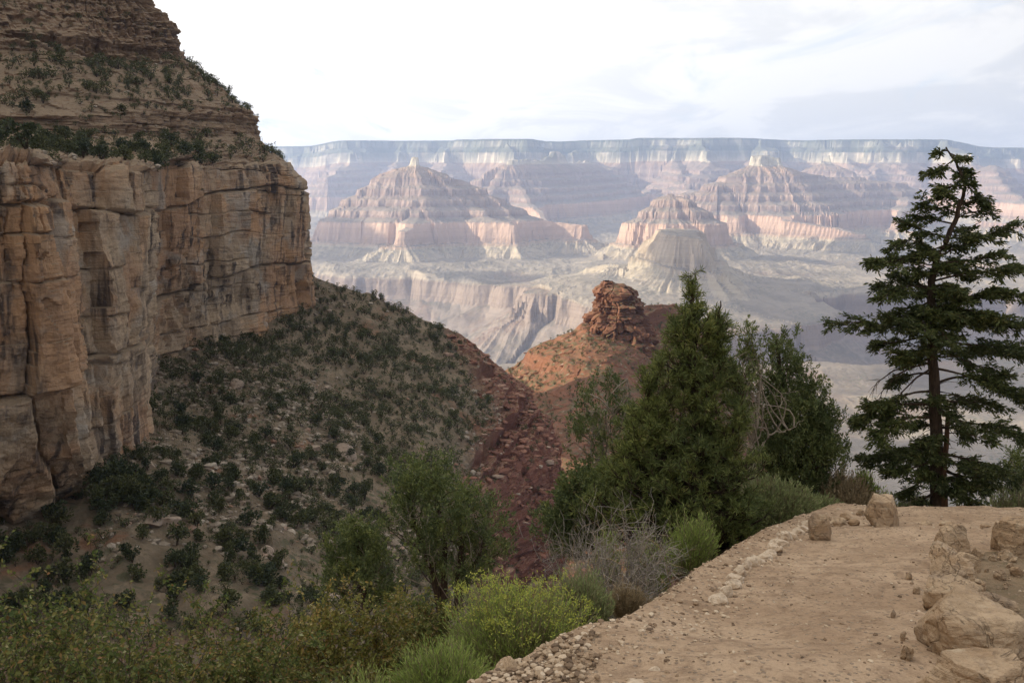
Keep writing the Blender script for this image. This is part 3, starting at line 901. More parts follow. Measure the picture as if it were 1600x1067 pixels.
def red_material():
    m, t = mat('red_rock')
    pos = t.pos()
    nz = t.nz()
    zb = t.noise(t.scalev(pos, (0.015, 0.015, 0.28)), 1.0, 5.0, 0.7)
    rock = t.ramp(zb, [(0.3, (0.125, 0.056, 0.034)), (0.45, (0.207, 0.097, 0.058)), (0.55, (0.152, 0.069, 0.043)), (0.7, (0.229, 0.125, 0.082))])
    st = t.noise(t.scalev(pos, (0.138, 0.138, 0.021)), 1.0, 4.0, 0.6)
    rock = t.mix(t.math('MULTIPLY', t.step(st, 0.5, 0.68), 0.5), rock, (0.134, 0.067, 0.048))
    n = t.noise(pos, 0.10, 6.0, 0.65)
    dirt = t.mix(t.step(n, 0.38, 0.62), (0.21, 0.098, 0.06), (0.155, 0.085, 0.055))
    rb = t.voro(pos, 0.35)
    rs = t.n('ShaderNodeSeparateColor')
    t.put(rs.inputs[0], t.voro(pos, 0.35, out=1))
    pale = t.math('MULTIPLY', t.step(rb, 0.45, 0.3), t.step(rs.outputs[0], 0.88, 0.92))
    dirt = t.mix(pale, dirt, (0.249, 0.194, 0.145))
    sc = t.math('MULTIPLY', t.step(t.voro(pos, 0.28), 0.56, 0.38), t.step(t.noise(pos, 0.03, 3.0), 0.30, 0.50))
    dirt = t.mix(t.math('MULTIPLY', sc, 0.6), dirt, (0.085, 0.095, 0.05))
    col = t.mix(t.step(nz, 0.45, 0.72), rock, dirt)
    bn = t.noise(pos, 0.8, 8.0, 0.72)
    t.surface(col, 0.95, t.bump(bn, 0.9, 1.2), 0.1)
    return m


M_RED = red_material()
BUTTE_G = build_red_butte()


def rock_mesh(seed, sx, sy, sz, nb=14, sub=4, flat=0.9, rough=0.10, cuts=None):
    """a boulder: an icosphere cut by random planes, then roughened; returns verts, faces"""
    rng = np.random.RandomState(seed)
    bm = bmesh.new()
    bmesh.ops.create_icosphere(bm, subdivisions=sub, radius=1.0)
    bm.verts.ensure_lookup_table()
    V = np.array([v.co[:] for v in bm.verts])
    F = np.array([[v.index for v in f.verts] for f in bm.faces])
    bm.free()
    N = rng.normal(size=(nb, 3))
    N /= np.linalg.norm(N, axis=1, keepdims=True)
    off = rng.uniform(0.55, flat, nb)
    if cuts is not None:
        N = np.concatenate([N, np.array([c[:3] for c in cuts], float)])
        off = np.concatenate([off, np.array([c[3] for c in cuts], float)])
    for _ in range(2):
        for n_, o_ in zip(N, off):
            dd = V @ n_ - o_
            V = V - np.where(dd > 0, dd * 0.86, 0)[:, None] * n_
    r = V / (np.linalg.norm(V, axis=1, keepdims=True) + 1e-9)
    V = V + r * (rough * fbm(V * 2.2 + seed, 4, 0.55) + 0.45 * rough * fbm(V * 6.0 + seed, 5, 0.65) - 0.25 * rough * np.exp(-(fbm(V * np.array([1.2, 1.2, 3.0]) + seed + 5, 3) / 0.06) ** 2))[:, None]
    return V * np.array([sx, sy, sz]), F


def build_crown_rock():
    """the blocky red summit of the butte: stacked broken beds"""
    m = M_RED
    bot, top = P(962, 598, 662), P(962, 440, 690)
    cxp = P(962, 520, 690)
    nz_, nu = 260, 420
    th = np.linspace(0, 2 * math.pi, nu, endpoint=False)
    zt = np.linspace(0, 1, nz_)
    # outline of the summit by height: (fraction, left px, right px)
    prof = [(0.0, 896, 1036), (0.25, 906, 1026), (0.45, 914, 1016), (0.60, 919, 1010), (0.68, 927, 1006), (0.75, 929, 1000), (0.82, 933, 988), (0.90, 935, 984), (0.955, 937, 976), (0.975, 940, 960), (1.0, 942, 956)]
    fr = [a for a, b, c in prof]
    Y0 = 694.0
    zz_ = bot.z + (top.z - bot.z) * zt
    L = np.interp(zt, fr, [b for a, b, c in prof])
    R = np.interp(zt, fr, [c for a, b, c in prof])
    cxw = ((L + R) / 2 - 800) / FPX * Y0
    rw = (R - L) / 2 / FPX * Y0
    Zg = np.repeat(zz_[:, None], nu, 1)
    c_, s_ = np.cos(th)[None, :], np.sin(th)[None, :]
    sq = 1.0 / np.maximum(np.abs(c_), np.abs(s_) * 1.0) ** 0.45
    X = cxw[:, None] + rw[:, None] * c_ * sq * 0.94
    Y = Y0 + (rw[:, None] * 0.95 + 5) * s_ * sq
    q = np.stack([X, Y, Zg], -1)
    zb = Zg + 1.1 * fbm(q / 15.0, 3)

    def ledge(h, seed):
        i = np.floor(zb / h).astype(np.int64)
        f = zb / h - i
        a = _val[_perm[(i + seed) & 255]]
        b = _val[_perm[(i + 1 + seed) & 255]]
        t_ = np.clip((f - 0.85) / 0.15, 0, 1)
        return a * (1 - t_) + b * t_
    warp = np.stack([fbm(q / 7.0 + k * 19, 3) for k in range(3)], -1)
    c1, f1, f2 = cells((q + warp * 2) / np.array([9, 9, 12.0]))
    c2, g1, g2 = cells((q + warp) / np.array([3.5, 3.5, 3.2]))
    d = 1.5 * ledge(6.5, 5) + 0.9 * ledge(2.2, 33) + 7.5 * (c1 - 0.5) + 3.4 * (c2 - 0.5) + 2.4 * fbm(q / 16.0 + 3, 3) - 1.6 * np.exp(-((f2 - f1) / 0.06) ** 2)
    d = d * np.clip(rw[:, None] / 10.0, 0.2, 1)
    X = X + d * c_
    Y = Y + d * s_
    V = np.stack([X, Y, Zg], -1).reshape(-1, 3)
    i = np.arange(nz_ * nu).reshape(nz_, nu)
    j = np.roll(i, -1, 1)
    F = np.stack([i[:-1], j[:-1], j[1:], i[1:]], -1).reshape(-1, 4)
    ctop = np.array([[cxw[-1], Y0, zz_[-1] + 0.3]])
    V = np.concatenate([V, ctop])
    a = i[-1]
    Fc = np.stack([a, j[-1], np.full(nu, len(V) - 1), np.full(nu, len(V) - 1)], -1)
    o = mesh_np('rock_tower', V, F, m)
    tag(o, 'blocky red rock tower crowning the red butte left of the big pine', 'rock tower', kind='structure')
    for k, (px, py, sxx, szz) in enumerate([(947, 446, 5.0, 2.6), (968, 448, 7.5, 2.4), (956, 456, 9.0, 3.4), (976, 458, 6.0, 3.0)]):
        v, f = rock_mesh(200 + k, sxx, sxx, szz, rough=0.12)
        bo = mesh_np('boulder', v, f, m)
        bo.location = P(px, py, Y0 - 2)
        tag(bo, ['rounded red block perched on the left end of the rock tower top', 'wide flat red slab lying on top of the rock tower', 'long red block just below the summit of the rock tower', 'red block on the right shoulder of the rock tower'][k], 'boulder')


build_crown_rock()
# ------------------------------------------------------------------ foreground ground: trail, banks
def plane_y(px, py):
    d = P(px, py, 1.0)
    return -1.5 / (d.z + 0.22)


def on_trail(px, py):
    return P(px, py, plane_y(px, py))


EDGE = np.array([[-4.5, -3.0], [-2.4, 1.0]] + [[on_trail(*q).x, on_trail(*q).y] for q in [(560, 1180), (700, 1095), (765, 1066), (880, 1008), (1000, 962), (1060, 922), (1130, 872), (1200, 832), (1262, 805), (1300, 793)]] + [[6.2, 18.0], [7.2, 21.0]])


def left_of_edge(X, Y):
    best = np.full(X.shape, 1e9)
    sgn = np.zeros(X.shape)
    for a, b in zip(EDGE[:-1], EDGE[1:]):
        L = np.hypot(*(b - a))
        u = (b - a) / L
        t = np.clip((X - a[0]) * u[0] + (Y - a[1]) * u[1], 0, L)
        d = np.hypot(X - a[0] - t * u[0], Y - a[1] - t * u[1])
        cr = (X - a[0]) * u[1] - (Y - a[1]) * u[0]
        m = d < best
        best = np.where(m, d, best)
        sgn = np.where(m, -np.sign(cr), sgn)
    return best * sgn


def ground_z(X, Y):
    X = np.asarray(X, float)
    Y = np.asarray(Y, float)
    Q = np.stack([X, Y, X * 0], -1)
    z = -(1.5 + 0.22 * Y)
    s = left_of_edge(X, Y)
    z = z + 0.07 * fbm(Q / 1.3, 4, 0.55) + 0.03 * fbm(Q / np.array([0.5, 0.28, 1]), 3) + 0.012 * fbm(Q / 0.1, 2)
    z = z + 0.05 * np.exp(-((s + 0.05) / 0.35) ** 2)
    so = np.maximum(s, 0)
    z = z - 0.62 * so - 0.25 * np.minimum(so, 1.0) ** 2 + np.minimum(so, 2) * 0.16 * fbm(Q / 1.8 + 5, 3)
    cr = np.maximum(Y - 14.3 - 0.25 * np.maximum(5.5 - X, 0) + 0.12 * np.maximum(X - 7, 0), 0)
    z = z - 0.30 * cr - 0.10 * np.minimum(cr, 4) ** 2
    # shallow steps worn across the trail
    inside = np.clip((-s) / 0.3, 0, 1)
    z = z + inside * 0.03 * np.sin(Y * 2.4 + 0.8 * np.sin(X * 1.1))
    return z


def gz(x, y):
    return float(ground_z(np.array([x]), np.array([y]))[0])


def build_ground():
    xs = np.concatenate([np.linspace(-70, -14, 50, endpoint=False), np.linspace(-14, 14, 520, endpoint=False), np.linspace(14, 40, 30)])
    ys = np.concatenate([np.linspace(-6, 2.2, 24, endpoint=False), 2.2 * np.exp(np.linspace(0, math.log(22 / 2.2), 480, endpoint=False)), np.linspace(22, 75, 60)])
    X, Y = np.meshgrid(xs, ys)
    Z = ground_z(X, Y)
    S = left_of_edge(X, Y)
    V = np.stack([X, Y, Z], -1).reshape(-1, 3)
    F = grid_faces(len(ys), len(xs))
    sel = (S.ravel()[F[:, 0]] < 0.12) & (X.ravel()[F[:, 0]] > -6) & (Y.ravel()[F[:, 0]] < 17.4)
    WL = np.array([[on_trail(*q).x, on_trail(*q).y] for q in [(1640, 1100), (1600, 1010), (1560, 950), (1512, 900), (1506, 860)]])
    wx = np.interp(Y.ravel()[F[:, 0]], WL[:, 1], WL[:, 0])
    ver = sel & (X.ravel()[F[:, 0]] > wx + 0.05 * np.sin(Y.ravel()[F[:, 0]] * 9)) & (Y.ravel()[F[:, 0]] < WL[-1, 1])  # darker soil outside the wall: part litter, part painted shade
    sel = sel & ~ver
    for nm, m_, sl, lb, ct in (('verge', M_BANK, ver, 'stony soil on the outer side of the trail wall, coloured darker partly for shade', 'verge'), ('trail', M_TRAIL, sel, 'worn tan dirt trail with loose gravel running downhill', 'trail'), ('hillside', M_BANK, ~sel & ~ver, 'dry bank of soil dropping away below the trail', 'hillside')):
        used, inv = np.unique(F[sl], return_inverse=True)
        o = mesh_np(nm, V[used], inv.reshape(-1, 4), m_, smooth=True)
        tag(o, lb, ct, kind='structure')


def soil_material(name, a, b, c, pebble):
    m, t = mat(name)
    pos = t.pos()
    n = t.noise(pos, 0.9, 6.0, 0.6)
    n2 = t.noise(pos, 9.0, 6.0, 0.7)
    n3 = t.noise(pos, 42.0, 4.0, 0.7)
    col = t.mix(t.step(n, 0.36, 0.64), a, b)
    nm = t.noise(pos, 3.2, 6.0, 0.68, 0.5)
    col = t.mix(t.math('MULTIPLY', t.step(nm, 0.50, 0.66), 0.55), col, c)
    col = t.mix(t.math('MULTIPLY', t.step(n2, 0.46, 0.68), 0.6), col, c)
    col = t.mix(t.math('MULTIPLY', t.step(n3, 0.52, 0.72), 0.5), col, t.vmath('MULTIPLY', col, (0.6, 0.57, 0.54)))
    v1 = t.voro(pos, 30.0)
    vc = t.n('ShaderNodeSeparateColor')
    t.put(vc.inputs[0], t.voro(pos, 30.0, out=1))
    pm = t.math('MULTIPLY', t.step(v1, 0.42, 0.30), t.step(vc.outputs[0], 0.62, 0.7))
    pcol = t.mix(vc.outputs[1], (0.46, 0.36, 0.26), (0.20, 0.15, 0.11))
    col = t.mix(t.math('MULTIPLY', pm, pebble), col, pcol)
    h = t.math('ADD', t.math('MULTIPLY', n2, 0.7), t.math('MULTIPLY', n3, 0.4))
    h = t.math('ADD', h, t.math('MULTIPLY', pm, 0.35))
    t.surface(col, 0.96, t.bump(h, 1.0, 0.06), 0.1)
    return m


M_TRAIL = soil_material('trail_soil', (0.43, 0.30, 0.195), (0.57, 0.415, 0.28), (0.25, 0.168, 0.108), 0.9)
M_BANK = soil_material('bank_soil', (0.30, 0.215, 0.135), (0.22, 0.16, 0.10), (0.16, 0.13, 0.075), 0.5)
build_ground()


def stone_material():
    m, t = mat('trail_stone')
    tc = t.n('ShaderNodeTexCoord').outputs['Object']
    oi = t.n('ShaderNodeObjectInfo').outputs['Random']
    off = t.n('ShaderNodeCombineXYZ')
    t.put(off.inputs[0], t.math('MULTIPLY', oi, 30.0))
    pos = t.vmath('ADD', tc, off.outputs[0])
    n = t.noise(pos, 3.0, 6.0, 0.62, 0.4)
    n2 = t.noise(pos, 16.0, 6.0, 0.7)
    bed = t.noise(t.scalev(pos, (0.8, 0.8, 7.0)), 1.0, 5.0, 0.65, 0.5)
    col = t.mix(t.step(n, 0.36, 0.64), (0.54, 0.40, 0.265), (0.40, 0.285, 0.18))
    col = t.mix(t.math('MULTIPLY', t.step(bed, 0.48, 0.62), 0.55), col, (0.36, 0.235, 0.135))
    col = t.mix(t.math('MULTIPLY', t.step(n2, 0.48, 0.7), 0.6), col, (0.24, 0.175, 0.12))
    col = t.mix(t.math('MULTIPLY', t.step(t.noise(pos, 1.6, 5.0, 0.65, 0.8), 0.52, 0.64), 0.5), col, (0.26, 0.20, 0.15))
    cr = t.noise(t.scalev(pos, (2.2, 1.1, 2.2)), 1.0, 4.0, 0.6, 1.5)
    crk = t.step(t.math('ABSOLUTE', t.math('SUBTRACT', cr, 0.5)), 0.012, 0.0)
    col = t.mix(t.math('MULTIPLY', crk, 0.25), col, (0.16, 0.115, 0.08))
    col = t.mix(t.math('MULTIPLY', t.step(t.noise(pos, 5.5, 4.0, 0.6), 0.58, 0.68), 0.4), col, (0.60, 0.50, 0.36))
    h = t.math('SUBTRACT', t.math('ADD', t.math('MULTIPLY', bed, 0.8), t.math('MULTIPLY', n2, 0.5)), t.math('MULTIPLY', crk, 0.2))
    t.surface(col, 0.93, t.bump(h, 1.0, 0.075), 0.12)
    return m


M_STONE = stone_material()


def curb_material():
    m, t = mat('pale_curb_stone')
    pos = t.n('ShaderNodeTexCoord').outputs['Object']
    n = t.noise(pos, 9.0, 6.0, 0.65)
    col = t.mix(t.step(n, 0.36, 0.66), (0.62, 0.51, 0.385), (0.42, 0.31, 0.21))
    t.surface(col, 0.95, t.bump(n, 1.0, 0.04), 0.1)
    return m


M_CURB = curb_material()


def stone(name, label, cat, x0, x1, y0, y1, seed, d_scale=0.8, h=None, group=None, lift=0.0, rough=0.09, cuts=None, tilt=(0, 0), rz=None, material=None, flat=0.9, dy=0.0):
    """a stone filling pixels x0..x1, y0..y1; its foot stands on the ground at row y1"""
    y = plane_y((x0 + x1) / 2, y1) + dy
    wdt = (x1 - x0) * y / FPX
    ext = (y1 - y0) * y / FPX
    dp = wdt * d_scale
    hh = h if h is not None else max(0.25 * wdt, (ext - 0.4 * dp) * 1.08)
    c = P((x0 + x1) / 2, y1, y + dp * 0.45)
    v, f = rock_mesh(seed, wdt * 0.56, dp * 0.56, hh * 0.72, sub=5 if x1 - x0 > 34 else 4, rough=rough * 1.25, cuts=cuts, flat=flat)
    o = mesh_np(name, v, f, material or M_STONE, smooth=False)
    o.location = (c.x, c.y, gz(c.x, c.y) + hh * 0.30 + lift)
    o.rotation_euler = (tilt[0], tilt[1], (seed % 7 - 3) * 0.06 if rz is None else rz)
    tag(o, label, cat, group)
    return o


WALL = 'stones of the low wall beside the trail'
TOPCUT = [(0, 0, 1, 0.62), (0.05, -0.1, 1, 0.6)]
stone('wall_stone', 'broadest slab of the trail wall, wide flat top, just above the bottom right corner', 'stone', 1408, 1604, 938, 1040, 11, 0.85, 0.42, WALL, cuts=TOPCUT + [(-0.9, -0.3, 0.1, 0.86)])
stone('wall_stone', 'low pale slab at the very bottom right corner, nearest stone of the wall', 'stone', 1432, 1625, 1022, 1100, 12, 0.7, 0.32, WALL, cuts=TOPCUT)
stone('wall_stone', 'saddle shaped wall stone directly behind the broadest slab', 'stone', 1434, 1526, 896, 950, 13, 1.0, 0.30, WALL, cuts=[(-0.3, 0, 1, 0.6)])
stone('wall_stone', 'rounded domed wall stone third in line up the trail', 'stone', 1444, 1526, 874, 924, 14, 0.95, 0.30, WALL, rough=0.07)
stone('wall_stone', 'small knobbly wall stone on the trail side near the far end of the wall', 'stone', 1450, 1502, 856, 894, 15, 1.0, 0.27, WALL)
stone('wall_stone', 'narrow leaning wall stone on the outer side near the far end of the wall', 'stone', 1484, 1526, 864, 908, 16, 1.0, 0.26, WALL, tilt=(0.1, 0.35))
stone('wall_stone', 'farthest wall stone, brown with a broken upright side', 'stone', 1456, 1520, 842, 880, 17, 0.9, 0.32, WALL, cuts=[(0.9, -0.2, 0.2, 0.6)])
stone('wall_stone', 'wedge shaped brown stone lying against the outer side of the broadest slab', 'stone', 1512, 1590, 922, 974, 18, 0.7, 0.2, WALL, tilt=(0.1, 0.3))
stone('wall_stone', 'thin flat chip on the wall between the broadest slab and the saddle stone', 'stone', 1492, 1536, 930, 944, 19, 0.5, 0.07, WALL, lift=0.12)
stone('cobble', 'small round cobble at the foot of the broadest slab on the trail side', 'stone', 1407, 1427, 1022, 1040, 20, 1.0, 0.09)
stone('boulder', 'blocky squared boulder standing alone at the end of the trail left of the fir', 'boulder', 1346, 1410, 774, 826, 21, 0.75, 0.50, cuts=[(0, 0, 1, 0.62), (0.8, -0.6, 0, 0.66), (-0.5, -0.8, 0.1, 0.68), (-0.9, 0.1, 0.35, 0.7)], rough=0.06, rz=0.15)
stone('boulder', 'big flat topped boulder cut off by the right edge of the photo', 'boulder', 1552, 1660, 812, 868, 22, 0.7, 0.52, cuts=[(0, 0, 1, 0.55), (-0.8, -0.5, 0, 0.7), (-0.1, -1, -0.1, 0.66)], rough=0.06, rz=0.1)
stone('boulder', 'dark overhanging block at the left end of the right edge boulder', 'boulder', 1548, 1580, 816, 856, 23, 0.8, 0.42, cuts=[(-0.8, -0.4, -0.4, 0.6), (0, 0, 1, 0.6)], rough=0.06)
CURB = 'low curb stones along the left side of the trail'
stone('curb_stone', 'largest curb stone, domed brown block at the upper end of the left curb', 'stone', 1260, 1297, 813, 845, 31, 0.8, 0.3, CURB)
_curb = [(1071, 1090, 963, 986, 'lone thin pale stone buried in the trail below the left curb'), (1024, 1042, 1018, 1034, 'small pale stone in the trail near the bottom edge, upper one of three'),
         (1010, 1036, 1032, 1054, 'middle one of three pale buried stones near the bottom edge of the trail'), (968, 1024, 1054, 1078, 'long pale buried stone at the bottom edge of the photo in the trail')]
for k, (a, b, c, d_2, lb) in enumerate(_curb):
    stone('curb_stone', lb, 'stone', a, b, c, d_2, 49 + k, 0.9, 0.05, 'pale stones buried in the trail', rz=-0.5, lift=-0.03, rough=0.16, material=M_CURB)
_path = [(1126, 940), (1150, 914), (1170, 895), (1192, 875), (1215, 858), (1240, 844), (1262, 828)]
_cr = random.Random(8)
for k in range(17):
    u = k / 16.0 * (len(_path) - 1)
    i_ = min(int(u), len(_path) - 2)
    x_ = _path[i_][0] + (_path[i_ + 1][0] - _path[i_][0]) * (u - i_) + _cr.uniform(-3, 3)
    y_ = _path[i_][1] + (_path[i_ + 1][1] - _path[i_][1]) * (u - i_)
    w_ = _cr.uniform(17, 30) * (1.15 - 0.02 * k)
    stone('curb_stone', 'low pale stone in the unbroken curb line along the left side of the trail', 'stone', x_ - w_ / 2, x_ + w_ / 2, y_ - w_ * 0.6, y_, 400 + k, 1.1, 0.09 + 0.04 * _cr.random(), CURB, rz=_cr.uniform(-0.9, -0.3), lift=-0.02, rough=0.14, material=M_CURB)
stone('boulder', 'greyish half buried rock at the root of the front rabbitbrush, above the gravel heap', 'boulder', 764, 824, 1034, 1062, 61, 0.8, 0.12, rough=0.08, lift=-0.06)
_up = [(1268, 1290, 806, 818), (1283, 1300, 800, 812), (1296, 1322, 803, 817), (1312, 1330, 797, 808), (1325, 1343, 808, 820), (1338, 1350, 794, 803), (1302, 1316, 818, 826)]
for k, (a, b, c, d_2) in enumerate(_up):
    stone('loose_stone', 'small pale loose stone scattered between the left curb and the blocky boulder', 'stone', a, b, c, d_2, 70 + k, 0.9, 0.1, 'loose pale stones above the left curb')
_rb = random.Random(5)
for k in range(18):
    px, py = _rb.uniform(1512, 1592), _rb.uniform(868, 918)
    wpx = _rb.uniform(8, 22)
    stone('rubble_stone', 'small broken stone in the rubble pile right of the trail wall', 'stone', px - wpx / 2, px + wpx / 2, py - wpx * 0.6, py, 90 + k, 0.9, wpx * 0.005, 'broken stones piled right of the trail wall', rz=_rb.uniform(0, 3))
for k, (px, py, wpx) in enumerate([(1446, 782 + 40, 18), (1478, 828, 26), (1538, 822, 20), (1420, 905, 12), (1432, 925, 14), (1410, 1010, 10), (1395, 965, 9)]):
    stone('loose_stone', 'single loose stone lying on the trail between boulders and wall', 'stone', px - wpx / 2, px + wpx / 2, py - wpx * 0.5, py, 120 + k, 0.8, 0.07, 'single loose stones on the trail')


def scatter_gravel():
    """loose gravel: one object of many small angular chips"""
    rng = np.random.RandomState(3)
    shapes = []
    for k in range(6):
        v, f = rock_mesh(300 + k, 1, 0.8, 0.55, nb=8, sub=1, flat=0.8, rough=0.12)
        shapes.append((v, f))
    Vs, Fs, off = [], [], 0

    def put(x, y, s):
        nonlocal off
        v, f = shapes[rng.randint(6)]
        a = rng.uniform(0, 6.28)
        c, s_ = math.cos(a), math.sin(a)
        R = np.array([[c, -s_, 0], [s_, c, 0], [0, 0, 1]])
        q = (v * s * rng.uniform(0.7, 1.3, 3)) @ R.T
        z = gz_fast(x, y)
        Vs.append(q + np.array([x, y, z + 0.25 * s]))
        Fs.append(f + off)
        off += len(v)
    xs = rng.uniform(-3, 10, 34000)
    ys = 3.6 * np.exp(rng.uniform(0, math.log(17 / 3.6), 34000))
    zs = ground_z(xs, ys)
    ss = left_of_edge(xs, ys)
    tab = {}
    cnt = 0

    def gz_fast(x, y):
        return cur
    for x, y, z, s in zip(xs, ys, zs, ss):
        if s > 0.5:
            continue
        prob = 0.22 + 0.6 * math.exp(-((s + 0.1) / 0.5) ** 2)
        if rng.rand() > prob:
            continue
        cur = z
        put(x, y, 0.007 + 0.016 * rng.rand() ** 3 + (0.008 * rng.rand() if s > -0.6 else 0))
    # the gravel heap at the lower left lip
    for k in range(1300):
        px, py = rng.uniform(735, 935), rng.uniform(1008, 1085)
        if py < 1075 - (px - 745) * 0.42 + rng.uniform(-6, 6) or py < 1008 or rng.rand() < (px - 850) / 110.0:
            continue
        y = plane_y(px, py)
        p = P(px, py, y)
        cur = gz(p.x, y) + 0.015 * rng.rand()
        put(p.x, y, 0.009 + 0.026 * rng.rand() ** 1.8)
    o = mesh_np('gravel', np.concatenate(Vs), np.concatenate(Fs), M_CHIP)
    tag(o, 'loose angular gravel chips strewn over the trail and heaped at its lip', 'gravel', kind='stuff')


def chip_material():
    m, t = mat('gravel_chip')
    r = t.island()
    col = t.ramp(r, [(0.0, (0.12, 0.085, 0.06)), (0.3, (0.26, 0.18, 0.115)), (0.5, (0.38, 0.28, 0.185)), (0.7, (0.47, 0.36, 0.25)), (1.0, (0.60, 0.49, 0.36))])
    t.surface(col, 0.95, None, 0.1)
    return m


M_CHIP = chip_material()
scatter_gravel()
# ------------------------------------------------------------------ vegetation builders
class Acc:
    """collects quads of tubes or leaves"""
    def __init__(self):
        self.V, self.F, self.n = [], [], 0

    def add(self, V, F):
        self.V.append(np.asarray(V, float).reshape(-1, 3))
        self.F.append(np.asarray(F) + self.n)
        self.n += len(self.V[-1])

    def tube(self, pts, rad, sides=5):
        pts = np.asarray(pts, float)
        rad = np.broadcast_to(np.asarray(rad, float), (len(pts),))
        T = np.gradient(pts, axis=0)
        T /= np.linalg.norm(T, axis=1, keepdims=True) + 1e-9
        ref = np.where(np.abs(T[:, 2:3]) > 0.9, np.array([[1.0, 0, 0]]), np.array([[0, 0, 1.0]]))
        A = np.cross(T, ref)
        A /= np.linalg.norm(A, axis=1, keepdims=True) + 1e-9
        B = np.cross(T, A)
        th = np.linspace(0, 2 * math.pi, sides, endpoint=False)
        R = pts[:, None] + rad[:, None, None] * (np.cos(th)[None, :, None] * A[:, None] + np.sin(th)[None, :, None] * B[:, None])
        i = np.arange(len(pts) * sides).reshape(len(pts), sides)
        j = np.roll(i, -1, 1)
        self.add(R, np.stack([i[:-1], j[:-1], j[1:], i[1:]], -1).reshape(-1, 4))

    def leaves(self, C, D, L, Wd, rng, droop=0.0, shape=0.35):
        """quads at C along D, length L, width Wd; a kite outline (leaf or needle)"""
        C = np.asarray(C, float)
        D = np.asarray(D, float)
        D = D / (np.linalg.norm(D, axis=1, keepdims=True) + 1e-9)
        n = len(C)
        S = np.cross(D, rng.normal(size=(n, 3)))
        S /= np.linalg.norm(S, axis=1, keepdims=True) + 1e-9
        L = np.broadcast_to(np.asarray(L, float), (n,))[:, None]
        Wd = np.broadcast_to(np.asarray(Wd, float), (n,))[:, None]
        tip = C + D * L
        tip[:, 2] -= droop * L[:, 0]
        mid = C + D * L * (0.5 + shape * 0.2)
        V = np.stack([C, mid + S * Wd * 0.5, tip, mid - S * Wd * 0.5], 1)
        self.add(V, np.arange(4 * n).reshape(n, 4))

    def build(self, name, m, parent=None, smooth=False):
        return mesh_np(name, np.concatenate(self.V), np.concatenate(self.F), m, smooth=smooth, parent=parent)


def rdir(rng, n):
    d = rng.normal(size=(n, 3))
    return d / (np.linalg.norm(d, axis=1, keepdims=True) + 1e-9)


def curve(a, b, n, rng, wob=0.06, sag=0.0):
    a, b = np.asarray(a, float), np.asarray(b, float)
    t = np.linspace(0, 1, n)[:, None]
    L = np.linalg.norm(b - a)
    p = a + (b - a) * t
    k = rng.normal(size=(2, 3)) * wob * L
    p = p + np.sin(t * math.pi) * k[0] + np.sin(t * 2 * math.pi) * k[1] * 0.5
    p[:, 2] += sag * L * (np.sin(t[:, 0] * math.pi))
    return p


def leaf_material(name, stops, trans=0.3, big=None):
    m, t = mat(name)
    r = t.island()
    col = t.ramp(r, stops)
    if big is not None:
        oi = t.n('ShaderNodeTexCoord').outputs['Object']
        n = t.noise(oi, big[0], 3.0, 0.6)
        col = t.mix(t.step(n, 0.4, 0.62), col, t.vmath('MULTIPLY', col, big[1]))
    t.leaf_surface(col, trans)
    return m


def bark_material(name, a, b, sc=30.0):
    m, t = mat(name)
    pos = t.n('ShaderNodeTexCoord').outputs['Object']
    n = t.noise(t.scalev(pos, (1, 1, 0.2)), sc, 5.0, 0.7)
    t.surface(t.mix(t.step(n, 0.35, 0.65), a, b), 0.95, t.bump(n, 1.0, 0.02), 0.1)
    return m


def scrub_material(name, stops, trans):
    m, t = mat(name)
    col = t.ramp(t.island(), stops)
    ob = t.n('ShaderNodeObjectInfo').outputs['Random']
    n = t.noise(t.pos(), 0.11, 2.0, 0.5)
    k = t.math('ADD', t.math('MULTIPLY', ob, 0.6), t.math('MULTIPLY', n, 0.5))
    hue = t.ramp(k, [(0.25, (0.62, 0.72, 0.75)), (0.5, (0.85, 0.88, 0.85)), (0.7, (1.12, 1.08, 0.9)), (0.88, (1.35, 1.2, 1.1))])
    t.leaf_surface(t.mix(1.0, col, hue, 'MULTIPLY'), trans)
    return m


M_FIR = leaf_material('fir_needles', [(0.0, (0.034, 0.046, 0.018)), (0.5, (0.058, 0.076, 0.027)), (0.85, (0.088, 0.104, 0.036)), (1.0, (0.14, 0.14, 0.06))], 0.25, (1.2, (1.35, 1.3, 1.1)))
M_PINE = leaf_material('pine_needles', [(0.0, (0.075, 0.098, 0.036)), (0.5, (0.121, 0.153, 0.051)), (0.9, (0.179, 0.212, 0.070)), (1.0, (0.254, 0.254, 0.098))], 0.3, (1.6, (1.35, 1.25, 1.05)))
M_JUN = leaf_material('juniper_foliage', [(0.0, (0.061, 0.082, 0.037)), (0.5, (0.102, 0.133, 0.051)), (0.9, (0.153, 0.187, 0.071)), (1.0, (0.221, 0.238, 0.102))], 0.25, (1.8, (1.4, 1.3, 1.0)))
M_JUN2 = leaf_material('juniper_yellow_foliage', [(0.0, (0.079, 0.102, 0.035)), (0.5, (0.131, 0.161, 0.052)), (0.9, (0.193, 0.219, 0.079)), (1.0, (0.263, 0.263, 0.105))], 0.25, (1.5, (0.65, 0.7, 0.8)))
M_BARK = bark_material('dark_bark', (0.045, 0.033, 0.025), (0.085, 0.06, 0.043))
M_BARKR = bark_material('red_bark', (0.16, 0.085, 0.05), (0.09, 0.055, 0.036))
M_DEAD = bark_material('dead_wood', (0.33, 0.28, 0.22), (0.20, 0.165, 0.13))
M_RABBIT = leaf_material('rabbitbrush_leaf', [(0.0, (0.179, 0.235, 0.066)), (0.5, (0.282, 0.368, 0.094)), (0.9, (0.377, 0.471, 0.122)), (1.0, (0.510, 0.510, 0.189))], 0.4)
